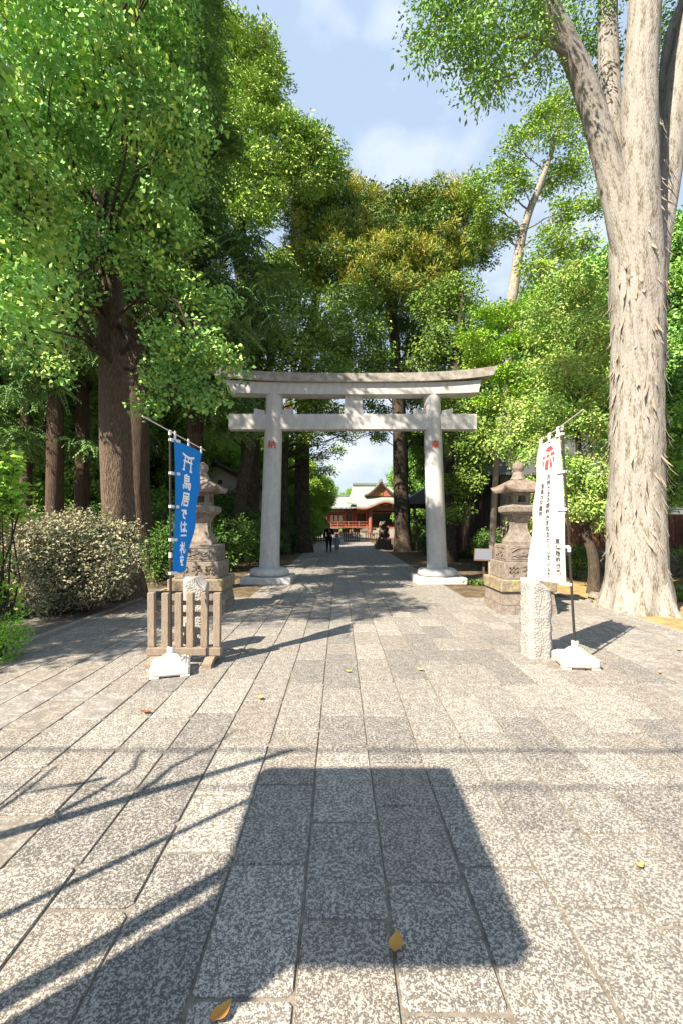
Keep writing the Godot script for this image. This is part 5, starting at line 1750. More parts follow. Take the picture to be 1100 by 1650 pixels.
	var ev := [
		["dark evergreen oak with leaning trunk behind the gate column marked with red", [Vector3(-4.6, -0.05, -20.5), W(390, 790, 20.5), W(408, 700, 20.3), W(440, 560, 20), W(450, 460, 20)], [0.32, 0.28, 0.24, 0.16, 0.05], [[430, 470, 20.5, 1.0], [470, 490, 20, 1.1], [500, 530, 19.5, 1.1], [440, 540, 19.5, 1.1], [400, 590, 20, 1.1], [470, 580, 19, 1.1], [520, 590, 19.5, 1.0], [380, 650, 20, 1.0], [420, 670, 20.5, 0.9], [350, 690, 20, 0.8], [500, 650, 21, 0.8], [470, 690, 21.5, 0.7], [450, 430, 22, 1.0]]],
		["dark evergreen oak whose bough hangs into the gate opening", [Vector3(-2.9, -0.05, -25), W(459, 760, 25), W(466, 640, 25), W(490, 540, 24.5), W(540, 480, 24)], [0.25, 0.21, 0.18, 0.12, 0.05], [[560, 490, 23, 1.2], [540, 540, 22.5, 1.2], [580, 540, 22, 1.2], [560, 590, 22, 1.2], [500, 640, 24, 1.0], [530, 665, 25, 0.85], [500, 700, 25.5, 0.8], [545, 690, 26, 0.5], [475, 720, 26, 0.7], [520, 735, 26, 0.4], [600, 590, 22.5, 1.1], [590, 650, 24, 0.6], [560, 705, 27, 0.42], [543, 728, 28, 0.4], [605, 698, 29, 0.4], [522, 758, 30, 0.5], [575, 690, 27, 0.35]]],
		["dark evergreen oak with stout trunk near the shrine steps", [Vector3(4.35, -0.05, -34), W(650, 780, 34), W(648, 680, 34), W(640, 580, 33), W(630, 500, 32)], [0.36, 0.32, 0.28, 0.2, 0.06], [[620, 520, 30, 1.4], [660, 540, 30, 1.5], [690, 560, 29, 1.4], [640, 600, 30, 1.4], [600, 620, 31, 1.0], [680, 630, 30, 1.4], [620, 670, 32, 0.9], [660, 690, 32, 1.1], [700, 690, 31, 1.2], [580, 680, 33, 0.5], [690, 740, 32, 0.9], [610, 705, 34, 0.5], [672, 800, 33, 0.45, 0.5], [660, 835, 33, 0.55, 0.5], [684, 850, 32.5, 0.5, 0.5]]],
		["dark evergreen oak behind the gate column nearest the lamp post", [Vector3(4.9, -0.05, -20.5), W(726, 790, 20.5), W(722, 700, 20.3), W(735, 580, 20), W(745, 470, 20)], [0.3, 0.27, 0.23, 0.17, 0.05], [[700, 500, 21, 1.2], [740, 480, 21, 1.1], [770, 520, 20.5, 1.0], [720, 550, 20, 1.1], [690, 580, 21, 1.1], [755, 580, 19.5, 1.0], [720, 650, 19.5, 1.0], [760, 660, 18.5, 0.9], [740, 710, 18.5, 0.8], [780, 720, 18, 0.7], [690, 680, 21, 0.7], [765, 760, 18.5, 0.6], [740, 780, 19.5, 0.6], [730, 830, 19, 0.5], [800, 700, 17, 0.7]]]]
	for e in ev:
		tree("evergreen_oak", e[0], "evergreen oaks behind the gate", e[1], e[2], px_lobes(e[3]), "dark_bark", C.broad, "leaf_gloss", 6.8, 1.35, oak, 14, 0.08, 0.35, 0.35)
	# --- slender pale tree
	var pale := [C_(0.27, 0.42, 0.07), C_(0.34, 0.48, 0.08), C_(0.21, 0.36, 0.07)]
	tree("elm_tree", "slender pale trunked tree with thin yellow green crown", "", [Vector3(7.3, -0.05, -20), W(815, 560, 20), W(826, 470, 20), W(842, 370, 20), W(868, 300, 20), W(890, 240, 20), W(905, 180, 20)], [0.3, 0.25, 0.22, 0.19, 0.13, 0.08, 0.03], px_lobes([[870, 185, 20, 0.75], [905, 172, 20.5, 0.8], [935, 205, 20.5, 0.8], [890, 220, 19.5, 0.6], [830, 240, 20, 0.7], [815, 275, 19.5, 0.6], [765, 308, 20, 0.75], [795, 330, 19.5, 0.65], [838, 300, 19.5, 0.5], [890, 290, 20.5, 0.75], [930, 280, 20.5, 0.8], [945, 330, 20, 0.7], [905, 345, 19.5, 0.6], [880, 400, 19, 0.8], [920, 400, 19.5, 0.7], [815, 380, 20.5, 0.6], [780, 365, 20.5, 0.6], [860, 440, 18.5, 0.7]]), "pale_bark", C.broad, "leaf", 8.0, 1.15, pale, 14, 0.05, 0.2, 0.1)
	# --- maple with layered bright fans
	var mp := [C_(0.281, 0.5, 0.0527), C_(0.351, 0.5, 0.0702), C_(0.229, 0.439, 0.0527)]
	tree("maple_tree", "bright green maple with layered fans beside the gate", "", [Vector3(4.95, -0.05, -14.9), W(800, 730, 14.7), W(815, 660, 14.6), W(830, 570, 14.5), W(845, 490, 14.5)], [0.11, 0.09, 0.07, 0.05, 0.02], px_lobes([[850, 500, 14.5, 0.6, 0.35], [800, 520, 14.3, 0.6, 0.3], [765, 545, 14.2, 0.45, 0.25], [840, 550, 14, 0.7, 0.35], [880, 540, 14.5, 0.6, 0.35], [790, 575, 14.1, 0.5, 0.25], [850, 600, 13.8, 0.6, 0.35], [815, 610, 14.1, 0.5, 0.3], [765, 590, 14.7, 0.35, 0.25], [885, 590, 14.2, 0.5, 0.35], [785, 648, 14.4, 0.3, 0.3], [830, 650, 13.8, 0.5, 0.35]]), "pale_bark", C.maple, "leaf", 13.0, 0.8, mp, 10, 0.03, 0.2, 0.1, 0.25)
	# --- broad evergreen beside the right-hand lantern
	var os := [C_(0.275, 0.458, 0.107), C_(0.316, 0.484, 0.109), C_(0.229, 0.366, 0.107), C_(0.413, 0.484, 0.145)]
	tree("osmanthus_tree", "dense round evergreen with mossy stem between lantern and peeling tree", "", [Vector3(6.3, -0.05, -11.3), W(955, 900, 11.3), W(942, 850, 11.4), W(935, 760, 11.6), W(925, 650, 12)], [0.13, 0.12, 0.1, 0.09, 0.04], px_lobes([
		[900, 470, 13, 0.8], [950, 480, 12.8, 0.7], [880, 530, 12.6, 0.7], [930, 540, 12.3, 0.75], [970, 560, 12.4, 0.7], [870, 600, 12.5, 0.7], [915, 610, 12, 0.75], [960, 630, 12, 0.7], [835, 660, 12.6, 0.6], [880, 670, 12, 0.7], [930, 690, 11.7, 0.7], [970, 710, 11.8, 0.6], [815, 715, 12.6, 0.55], [860, 730, 12, 0.55], [905, 750, 11.6, 0.6], [950, 775, 11.4, 0.6], [975, 800, 11.6, 0.5], [925, 815, 11.3, 0.5], [955, 838, 11.2, 0.4], [890, 800, 12, 0.5], [860, 790, 12.6, 0.5], [845, 840, 12.6, 0.4]]), "dark_bark", C.broad, "leaf_gloss", 13.0, 0.8, os, 12, 0.03, 0.3, 0.25)
	tree("camellia_tree", "dark glossy evergreen seen behind the peeling tree", "", [Vector3(8.6, -0.05, -12.2), Vector3(8.6, 1.5, -12.2), Vector3(8.7, 3.5, -12.2), Vector3(8.7, 5.5, -12.2)], [0.1, 0.09, 0.07, 0.02], ball_lobes(Vector3(8.7, 4.2, -12.2), Vector3(0.9, 2.2, 0.9), 14, 0.7), "dark_bark", C.broad, "leaf_gloss", 10.0, 0.95, [C_(0.111, 0.243, 0.0663), C_(0.155, 0.332, 0.0663), C_(0.221, 0.42, 0.0884)], 12, 0.03)
	# --- the wood further back: one of each kind, then copies
	var wood := [C_(0.173, 0.344, 0.0966), C_(0.242, 0.467, 0.103), C_(0.344, 0.55, 0.121), C_(0.208, 0.379, 0.121)]
	var light := [C_(0.252, 0.425, 0.0677), C_(0.329, 0.5, 0.0772), C_(0.243, 0.438, 0.0729)]
	var kinds := []
	for k in 3:
		var lb := ball_lobes(Vector3(0, 8.2, 0), Vector3(3.0, 4.6, 3.0), 24, 1.6)
		for j in 8:
			lb.append([Vector3(rng.randf_range(-2.6, 2.6), rng.randf_range(1.0, 4.0), rng.randf_range(-2.4, 2.4)), 1.2, 0.7])
		kinds.append(tree("woodland_tree", ["deep green broadleaf tree in the wood behind the cedars", "light green broadleaf tree in the wood", "mid green broadleaf tree in the wood beyond the storehouse"][k], "broadleaf trees of the wood", [Vector3(0, -0.05, 0), Vector3(0.2, 3, 0.1), Vector3(0, 7, 0), Vector3(0.2, 12, 0)], [0.3, 0.24, 0.17, 0.04], lb, "dark_bark", C.big, "leaf_gloss" if k != 1 else "leaf", 4.2, 1.0, [wood, light, wood][k], 12, 0.06))
	var spots := [
		[-12.5, 24, 0, 1.0], [-16, 22, 1, 0.9], [-20, 25, 0, 1.1], [-9.5, 30, 1, 0.85], [-14, 31, 0, 1.3], [-19, 33, 2, 1.4], [-7.5, 36, 1, 0.7], [-25, 28, 2, 1.3], [-11, 40, 0, 1.3],
		[10, 33, 2, 1.1], [13.5, 29, 0, 1.25], [17, 24, 2, 1.2], [12, 21, 1, 0.8], [20, 30, 0, 1.5], [15, 37, 1, 1.3], [9.5, 41, 2, 0.9], [24, 25, 2, 1.5], [14, 20.5, 0, 0.75],
		[-6.5, 48, 1, 0.8], [-4.2, 62, 1, 0.62], [-9, 58, 2, 1.0], [-3.5, 74, 2, 0.72], [2, 80, 0, 0.6], [9, 82, 2, 0.7], [16, 60, 0, 1.2], [16, 74, 2, 1.0], [-14, 66, 0, 1.2], [20, 45, 2, 1.3], [-3.3, 40, 1, 0.6], [-2.5, 46.5, 1, 0.52], [7.6, 45, 2, 0.62]]
	var used := [false, false, false]
	for s in spots:
		var k: int = s[2]
		var t: Node3D = kinds[k]
		if used[k]:
			t = copy(kinds[k], Vector3.ZERO, 0.0)
		used[k] = true
		t.position = Vector3(s[0], -0.05, -s[1])
		t.rotation.y = rng.randf() * TAU
		t.scale = Vector3.ONE * s[3]
		var side: String = "behind the cedars" if s[0] < 0 else "beyond the storehouse"
		t.set_meta("label", ["deep green", "light green", "mid green"][k] + " broadleaf tree in the wood " + side)
		if s[1] > 45: t.set_meta("label", ["deep green tree beside the shrine hall", "light green tree in sun beside the shrine hall", "mid green tree behind the shrine hall"][k])
	# tree standing outside the view, whose leaves dapple the yard in front of the bush
	tree("maple_tree", "leafy tree at the yard edge dappling the ground before the bronze bush", "", [Vector3(-9.4, -0.05, -2.6), Vector3(-9.5, 3, -2.6), Vector3(-9.4, 6.5, -2.7), Vector3(-9.4, 9, -2.7)], [0.2, 0.16, 0.1, 0.03], ball_lobes(Vector3(-9.4, 6.2, -2.2), Vector3(2.0, 1.3, 1.5), 14, 0.65) + [[Vector3(-5.6, 7.6, -3.5), 0.7], [Vector3(-6.6, 8.0, -3.0), 0.7], [Vector3(-4.7, 7.7, -4.1), 0.6], [Vector3(-5.8, 8.6, -4.3), 0.7], [Vector3(-7.4, 7.4, -3.2), 0.6]], "dark_bark", C.broad, "leaf", 7.0, 1.0, light, 10, 0.04)

# ---------------------------------------------------------------- bushes and low plants
func build_bushes() -> void:
	var br := [C_(0.269, 0.269, 0.165), C_(0.325, 0.308, 0.198), C_(0.202, 0.224, 0.132), C_(0.381, 0.336, 0.231), C_(0.157, 0.185, 0.105)]
	var lb := []
	for q in [[-6.6, 0.95, 8.9, 0.95], [-5.6, 1.0, 8.8, 0.95], [-4.85, 0.9, 8.9, 0.8], [-6.0, 1.2, 9.6, 0.8], [-5.1, 1.25, 9.5, 0.7], [-4.5, 0.65, 8.75, 0.55], [-5.2, 0.55, 8.5, 0.6], [-6.1, 0.5, 8.4, 0.6], [-7.3, 0.9, 9.0, 0.9], [-4.55, 1.1, 9.1, 0.5], [-5.5, 1.45, 9.1, 0.5], [-6.6, 1.4, 9.2, 0.5], [-6.9, 0.5, 8.4, 0.6]]:
		lb.append([Vector3(q[0], q[1], -q[2]), q[3], 0.85])
	bush("bronze_bush", "wide rounded bush with bronze brown leaves in front of the ginkgo", "", Vector3(-5.6, 0, -9.0), lb, C.small, "leaf_matt", 34.0, 1.15, br, 6)
	var gn := [C_(0.177, 0.376, 0.0663), C_(0.194, 0.386, 0.0615), C_(0.133, 0.287, 0.0663)]
	var yg := [C_(0.246, 0.474, 0.0527), C_(0.316, 0.5, 0.0702), C_(0.176, 0.369, 0.0527)]
	# shrub reaching in at the edge of the yard
	bush("yard_shrub", "upright bright green shrub beside the bronze bush", "", Vector3(-4.75, 0, -6.1), px_lobes([[-70, 900, 6.1, 0.4], [-40, 790, 6.1, 0.4], [-8, 745, 6.2, 0.24], [8, 795, 6.2, 0.22, 0.4], [-8, 830, 6.2, 0.2, 0.4], [-60, 980, 6.1, 0.3], [-12, 900, 6.2, 0.18], [22, 828, 6.3, 0.12, 0.35], [-8, 955, 6.2, 0.16], [-70, 710, 6.1, 0.35]]), C.tuft, "leaf", 14.0, 0.72, yg, 4)
	bush("low_box_shrub", "small clipped bright green shrub at the paving edge", "", Vector3(-4.32, 0, -5.75), [[Vector3(-4.32, 0.26, -5.75), 0.32, 0.8], [Vector3(-4.55, 0.24, -5.85), 0.28, 0.8], [Vector3(-4.3, 0.14, -5.6), 0.24, 0.6]], C.small, "leaf", 40.0, 0.62, yg, 6)
	# hedges and shrubs under the trees
	var proto := bush("shade_shrub", "leafy green shrub under the trees beside the shaded lantern", "shrubs under the trees", Vector3.ZERO, [[Vector3(0, 0.9, 0), 0.75, 0.9], [Vector3(0.6, 0.7, 0.2), 0.6, 0.9], [Vector3(-0.55, 0.75, 0.1), 0.65, 0.9], [Vector3(0.1, 1.3, -0.1), 0.5, 0.8]], C.broad, "leaf_gloss", 11.0, 0.8, [C_(0.09, 0.17, 0.04), C_(0.12, 0.23, 0.045), C_(0.075, 0.15, 0.04)], 6)
	var spots := [[-5.0, 13.2, 1.0], [-4.1, 16.6, 1.15], [-5.6, 17.5, 1.3], [-3.5, 18.8, 1.1], [-3.6, 23.5, 1.1], [-4.7, 22.5, 1.4], [-8.0, 16.5, 1.2], [-7.0, 19, 1.5], [-11, 20, 1.5], [-13.5, 15.5, 1.2], [-2.9, 29, 1.1], [-4.4, 31, 1.6], [-3.0, 36, 1.3], [-3.6, 43, 1.5], [5.7, 17.4, 0.85], [6.5, 19.3, 0.7], [4.9, 24.5, 0.9], [5.9, 36, 1.0], [9.0, 13.6, 0.9], [10.6, 12.6, 1.0], [7.3, 14.2, 0.6], [12.5, 13.8, 1.3], [-15.5, 18, 1.6], [-3.3, 27, 1.3], [-6.6, 23.5, 1.9], [-8.6, 25, 2.1], [-5.6, 26.5, 1.8], [-7.2, 27.3, 2.2], [-10, 26, 2.3]]
	for i in spots.size():
		var s: Array = spots[i]
		var t: Node3D = proto if i == 0 else copy(proto, Vector3.ZERO, 0.0)
		t.position = Vector3(s[0], -0.03, -s[1])
		t.rotation.y = rng.randf() * TAU
		t.scale = Vector3.ONE * s[2]
		if s[0] > 0: t.set_meta("label", "leafy green shrub on the storehouse side of the path")
		elif s[1] > 18: t.set_meta("label", "leafy green shrub under the trees along the inner path")
		elif s[0] < -6: t.set_meta("label", "leafy green shrub at the foot of the cedars")
	# strap-leaved clumps
	var strap := func(at: Vector3, n: int, ln: float, label: String, spread: float) -> void:
		var o := thing("strap_leaf_plant", label, "plant", at, 0.0, "strap leaved clumps")
		var m := MB.new()
		for i in n:
			var a := rng.randf() * TAU
			var c := Vector3(rng.randf_range(-spread, spread), -0.02, rng.randf_range(-spread * 0.5, spread * 0.5))
			var d := Vector3(cos(a), 0, sin(a))
			var side := d.cross(Vector3.UP)
			var l := ln * rng.randf_range(0.7, 1.2)
			var rows := []
			var uvs := []
			for k in 6:
				var t := k / 5.0
				var p := c + d * l * t * 0.75 + Vector3.UP * l * (1.35 * t - 1.15 * t * t)
				var w := 0.02 * (1.0 - t * t * 0.9)
				rows.append(PackedVector3Array([p - side * w, p + Vector3.DOWN * 0.004, p + side * w]))
				for z in 3: uvs.append(Vector2.ZERO)
			m.grid(rows, uvs)
		var mt: StandardMaterial3D = MT.get("strap") if MT.has("strap") else mat("strap", Color(0.085, 0.17, 0.03), 0.4)
		mt.backlight = Color(0.3, 0.35, 0.15)
		put(m, mt, "leaf_blades", o)
	strap.call(G(748, 897) + Vector3(0, -0.02, 0), 260, 0.7, "wide clump of strap leaves at the foot of the gate column", 0.75)
	strap.call(Vector3(7.6, -0.03, -10.2), 120, 0.75, "strap leaved clump beside the peeling tree roots", 0.4)
	strap.call(Vector3(5.0, -0.03, -12.3), 60, 0.5, "strap leaved tuft behind the sunlit lantern", 0.3)
	strap.call(Vector3(3.9, -0.03, -12.6), 50, 0.45, "strap leaved tuft under the notice board", 0.2)
	# rocks by the big tree
	for q in [[958, 963, 0.16], [975, 968, 0.1], [948, 968, 0.08]]:
		var m := MB.new()
		var f := FastNoiseLite.new()
		f.seed = int(q[0])
		f.frequency = 1.4
		var rows := []
		var uvs := []
		var outs := []
		for i in 9:
			var ph := PI * i / 8.0
			var row := PackedVector3Array()
			for s in 13:
				var a := TAU * (s % 12) / 12
				var d := Vector3(sin(ph) * cos(a), cos(ph) * 0.7, sin(ph) * sin(a))
				row.append(d * q[2] * (1.0 + 0.5 * f.get_noise_3dv(d * 1.5)))
				uvs.append(Vector2(a, ph) * 0.2)
			rows.append(row)
			outs.append(Vector3.ZERO)
		m.grid(rows, uvs, outs)
		var r := put(m, MT.lantern, "rock")
		r.position = G(q[0], q[1]) + Vector3(0, q[2] * 0.25 - 0.03, 0)
		tag(r, ["largest rough stone on the dirt beside the peeling tree", "flat rough stone close to the peeling tree roots", "smallest rough stone on the dirt verge"][0 if q[2] > 0.15 else (1 if q[2] > 0.09 else 2)], "rock", "loose stones by the peeling tree")

# ---------------------------------------------------------------- things along the inner path
func build_far_details() -> void:
	# lamp post
	var o := thing("lamp_post", "slim dark lamp post with clustered lamp heads before the storehouse", "lamp post", G(776, 884) + Vector3(0, -0.03, 0))
	var m := MB.new()
	m.lathe(Vector3.ZERO, [[0.0, -0.03], [0.12, -0.03], [0.12, 0.3], [0.075, 0.4], [0.065, 1.1], [0.09, 1.15], [0.06, 1.2], [0.045, 3.1], [0.0, 3.12]], 16)
	put(m, MT.iron, "post", o)
	put(boxed(Vector3(0, 3.08, 0), Vector3(0.5, 0.05, 0.05), 0.01), MT.iron, "arm", o)
	for x in [-0.2, 0.2]:
		var l := MB.new()
		l.lathe(Vector3(x, 3.1, 0), [[0.0, 0.0], [0.08, 0.0], [0.11, 0.26], [0.0, 0.27]], 12)
		put(l, MT.lamp_glass, "lamp_head", o)
		var c := MB.new()
		c.lathe(Vector3(x, 3.37, 0), [[0.14, 0.0], [0.05, 0.1], [0.0, 0.12]], 12)
		put(c, MT.iron, "lamp_cap", o)
	# tilted notice
	var n := thing("notice_board", "small tilted notice board on a post beside the sunlit lantern", "notice board", Vector3(3.98, -0.03, -12.6), -0.35)
	put(boxed(Vector3(0, 0.4, -0.05), Vector3(0.05, 0.84, 0.05)), MT.dark_wood, "post", n)
	put(boxed(Vector3(0, 0.86, 0), Vector3(0.5, 0.42, 0.03), 0.004, Basis(Vector3.RIGHT, -0.7)), MT.dark_wood, "board", n)
	put(boxed(Vector3(0, 0.873, 0.012), Vector3(0.45, 0.37, 0.02), 0.0, Basis(Vector3.RIGHT, -0.7)), mat("notice_print", Color(0.1, 0.11, 0.14), 0.6), "print", n)
	# guardian lion dogs
	var st := Color(0.1, 0.1, 0.095)
	var bones := [
		[Vector3(0, 0.25, -0.22), Vector3(0, 0.55, 0.05), 0.24, 0.22, st], [Vector3(0, 0.55, 0.05), Vector3(0, 0.8, 0.14), 0.22, 0.17, st], [Vector3(0, 0.95, 0.2), Vector3(0, 0.98, 0.24), 0.2, 0.2, st], [Vector3(0, 0.9, 0.34), Vector3(0, 0.88, 0.44), 0.13, 0.11, st],
		[Vector3(0, 0.85, 0.05), Vector3(0, 1.0, 0.02), 0.22, 0.18, st],
		[Vector3(-0.15, 0.5, 0.2), Vector3(-0.16, 0.08, 0.28), 0.11, 0.075, st], [Vector3(0.15, 0.5, 0.2), Vector3(0.16, 0.08, 0.28), 0.11, 0.075, st], [Vector3(-0.16, 0.06, 0.3), Vector3(-0.16, 0.05, 0.4), 0.08, 0.07, st], [Vector3(0.16, 0.06, 0.3), Vector3(0.16, 0.05, 0.4), 0.08, 0.07, st],
		[Vector3(-0.2, 0.22, -0.2), Vector3(-0.24, 0.1, 0.12), 0.17, 0.08, st], [Vector3(0.2, 0.22, -0.2), Vector3(0.24, 0.1, 0.12), 0.17, 0.08, st],
		[Vector3(0, 0.2, -0.4), Vector3(0, 0.65, -0.5), 0.1, 0.16, st], [Vector3(0, 0.65, -0.5), Vector3(0, 0.9, -0.44), 0.16, 0.04, st],
		[Vector3(-0.15, 1.12, 0.16), Vector3(-0.19, 1.16, 0.16), 0.06, 0.03, st], [Vector3(0.15, 1.12, 0.16), Vector3(0.19, 1.16, 0.16), 0.06, 0.03, st]]
	var lion := body_mesh(bones, 0.04, 0.06).mesh()
	for q in [[617, 884, "dark stone guardian lion on a pedestal beside the stout oak"], [491, 884, "dark stone guardian lion on a pedestal under the hanging bough"]]:
		var g := thing("guardian_lion", q[2], "statue", G(q[0], q[1]) + Vector3(0, -0.02, 0), 0.0, "pair of guardian lions")
		put(boxed(Vector3(0, 0.15, 0), Vector3(1.15, 0.34, 1.25), 0.03), MT.dark_stone, "plinth", g)
		put(boxed(Vector3(0, 0.5, 0), Vector3(0.95, 0.4, 1.1), 0.03), MT.dark_stone, "pedestal", g)
		var l := put(lion, MT.dark_stone, "figure", g)
		l.position = Vector3(0, 0.7, 0)
		l.rotation.y = 0.5 if q[0] < 546 else -0.5
	# picket barriers before the steps
	var bar := thing("picket_barrier", "low black picket barrier across the path before the shrine steps", "barrier", Vector3.ZERO, 0.0, "black picket barriers")
	for y in [0.15, 0.75]:
		put(boxed(Vector3(0, y, 0), Vector3(1.5, 0.07, 0.06)), MT.dark_wood, "rail", bar)
	for k in 8:
		put(boxed(Vector3(-0.7 + k * 0.2, 0.45, 0.03), Vector3(0.07, 0.92, 0.05)), MT.dark_wood, "picket", bar)
	var first := true
	for q in [[505, 873.5], [530, 873], [566, 873], [601, 873]]:
		var b: Node3D = bar if first else copy(bar, Vector3.ZERO, 0.0)
		first = false
		b.position = G(q[0], q[1])
		b.position.y = -0.02
	# red frame stand beside the oak
	var rd := thing("red_stand", "small vermilion wooden frame beside the stout oak", "stand", G(631, 880) + Vector3(0, -0.02, 0))
	for x in [-0.3, 0.3]:
		put(boxed(Vector3(x, 0.75, 0), Vector3(0.14, 1.55, 0.14), 0.01), MT.vermilion, "post", rd)
	for y in [0.6, 1.4]:
		put(boxed(Vector3(0, y, 0), Vector3(0.9, 0.12, 0.1), 0.01), MT.vermilion, "beam", rd)
	# bamboo stakes by the shaded shrubs
	for q in [[264, 905, 0.5, 1.5], [236, 905, -0.45, 2.2], [369, 895, 0.4, 1.2]]:
		var s := MB.new()
		s.tube([Vector3(0, -0.03, 0), Vector3(q[2] * q[3] * 0.5, q[3], -0.1)], [0.022, 0.018], 8)
		var si := put(s, MT.pale_bark, "wooden_stake")
		si.position = G(q[0], q[1]) + Vector3(0, -0.04, 0)
		tag(si, "thin leaning wooden stake propping the shrubs under the trees", "stake", "stakes under the trees")

# ---------------------------------------------------------------- people
func build_people() -> void:
	var cm := mat("figure_cloth", Color(1, 1, 1), 0.8)
	cm.vertex_color_use_as_albedo = true
	var suit := Color(0.012, 0.012, 0.014)
	var skin := Color(0.42, 0.26, 0.18)
	var hair := Color(0.012, 0.01, 0.009)
	var shirt := Color(0.55, 0.55, 0.55)
	var hand := func(m: MB, at: Vector3, dir: Vector3, side: Vector3, c: Color, s: float) -> void:
		for k in 5:
			var b := at + side * (k - 2) * 0.016 * s
			var d := dir
			if k == 0:
				d = (dir * 0.6 + side * -0.9).normalized()
			var ln: float = [0.05, 0.07, 0.078, 0.072, 0.058][k] * s
			var n0 := m.v.size()
			var curl := Vector3(0, 0, 0.02 * s)
			m.tube([b, b + d * ln * 0.55, b + d * ln + curl], [0.009 * s, 0.0085 * s, 0.006 * s], 6)
			for i in m.v.size() - n0: m.col.append(c)
	var face := func(m: MB, at: Vector3, s: float) -> void:
		for e in [[-0.035, 0.0, 0.088, 0.011], [0.035, 0.0, 0.088, 0.011]]:
			var n0 := m.v.size()
			m.lathe(at + Vector3(e[0], e[1], e[2]) * s, [[0.0, -e[3] * s], [e[3] * s, 0.0], [0.0, e[3] * s]], 8)
			for i in m.v.size() - n0: m.col.append(hair)
		var n1 := m.v.size()
		m.box(at + Vector3(0, -0.055, 0.088) * s, Vector3(0.045, 0.008, 0.012) * s)
		for i in m.v.size() - n1: m.col.append(Color(0.3, 0.1, 0.09))
	# walker in a dark suit
	var b := [
		[Vector3(0, 0.9, 0), Vector3(0, 1.08, 0), 0.145, 0.135, suit], [Vector3(0, 1.08, 0), Vector3(0, 1.28, 0), 0.14, 0.15, suit],
		[Vector3(-0.12, 1.33, 0), Vector3(0.12, 1.33, 0), 0.09, 0.09, suit], [Vector3(0, 1.2, 0.1), Vector3(0, 1.36, 0.075), 0.035, 0.045, shirt],
		[Vector3(0, 1.36, 0), Vector3(0, 1.45, 0.01), 0.055, 0.05, skin], [Vector3(0, 1.5, 0.015), Vector3(0, 1.56, 0.01), 0.078, 0.09, skin], [Vector3(0, 1.53, 0.085), Vector3(0, 1.51, 0.1), 0.02, 0.018, skin],
		[Vector3(0, 1.57, -0.02), Vector3(0, 1.6, -0.005), 0.098, 0.09, hair], [Vector3(-0.085, 1.52, 0), Vector3(-0.09, 1.54, 0), 0.022, 0.02, skin], [Vector3(0.085, 1.52, 0), Vector3(0.09, 1.54, 0), 0.022, 0.02, skin],
		[Vector3(-0.19, 1.33, 0), Vector3(-0.25, 1.08, -0.03), 0.065, 0.055, suit], [Vector3(-0.25, 1.08, -0.03), Vector3(-0.26, 0.86, 0.03), 0.052, 0.042, suit], [Vector3(-0.26, 0.84, 0.035), Vector3(-0.26, 0.78, 0.045), 0.034, 0.034, skin],
		[Vector3(0.19, 1.33, 0), Vector3(0.25, 1.09, 0.0), 0.065, 0.055, suit], [Vector3(0.25, 1.09, 0.0), Vector3(0.1, 1.2, 0.17), 0.052, 0.042, suit], [Vector3(0.09, 1.21, 0.18), Vector3(0.05, 1.24, 0.19), 0.034, 0.034, skin],
		[Vector3(-0.09, 0.86, 0), Vector3(-0.1, 0.48, 0.1), 0.1, 0.07, suit], [Vector3(-0.1, 0.48, 0.1), Vector3(-0.1, 0.1, 0.1), 0.068, 0.05, suit], [Vector3(-0.1, 0.05, 0.09), Vector3(-0.11, 0.035, 0.24), 0.045, 0.035, hair],
		[Vector3(0.09, 0.86, 0), Vector3(0.1, 0.48, 0.0), 0.1, 0.07, suit], [Vector3(0.1, 0.48, 0.0), Vector3(0.1, 0.12, -0.16), 0.068, 0.05, suit], [Vector3(0.1, 0.07, -0.18), Vector3(0.11, 0.035, -0.05), 0.045, 0.035, hair]]
	var m := body_mesh(b, 0.028, 0.035)
	hand.call(m, Vector3(-0.26, 0.77, 0.045), Vector3(0, -1, 0.1).normalized(), Vector3(0, 0, 1), skin, 1.0)
	hand.call(m, Vector3(0.04, 1.25, 0.195), Vector3(-0.8, 0.5, 0.1).normalized(), Vector3(0.4, 0.7, 0).normalized(), skin, 1.0)
	face.call(m, Vector3(0, 1.545, 0.005), 1.0)
	var p := put(m, cm, "person")
	p.position = G(530, 890)
	tag(p, "person in a dark suit walking down the path, one hand at the chest", "person")
	# child in pale blue
	var blue := Color(0.25, 0.33, 0.42)
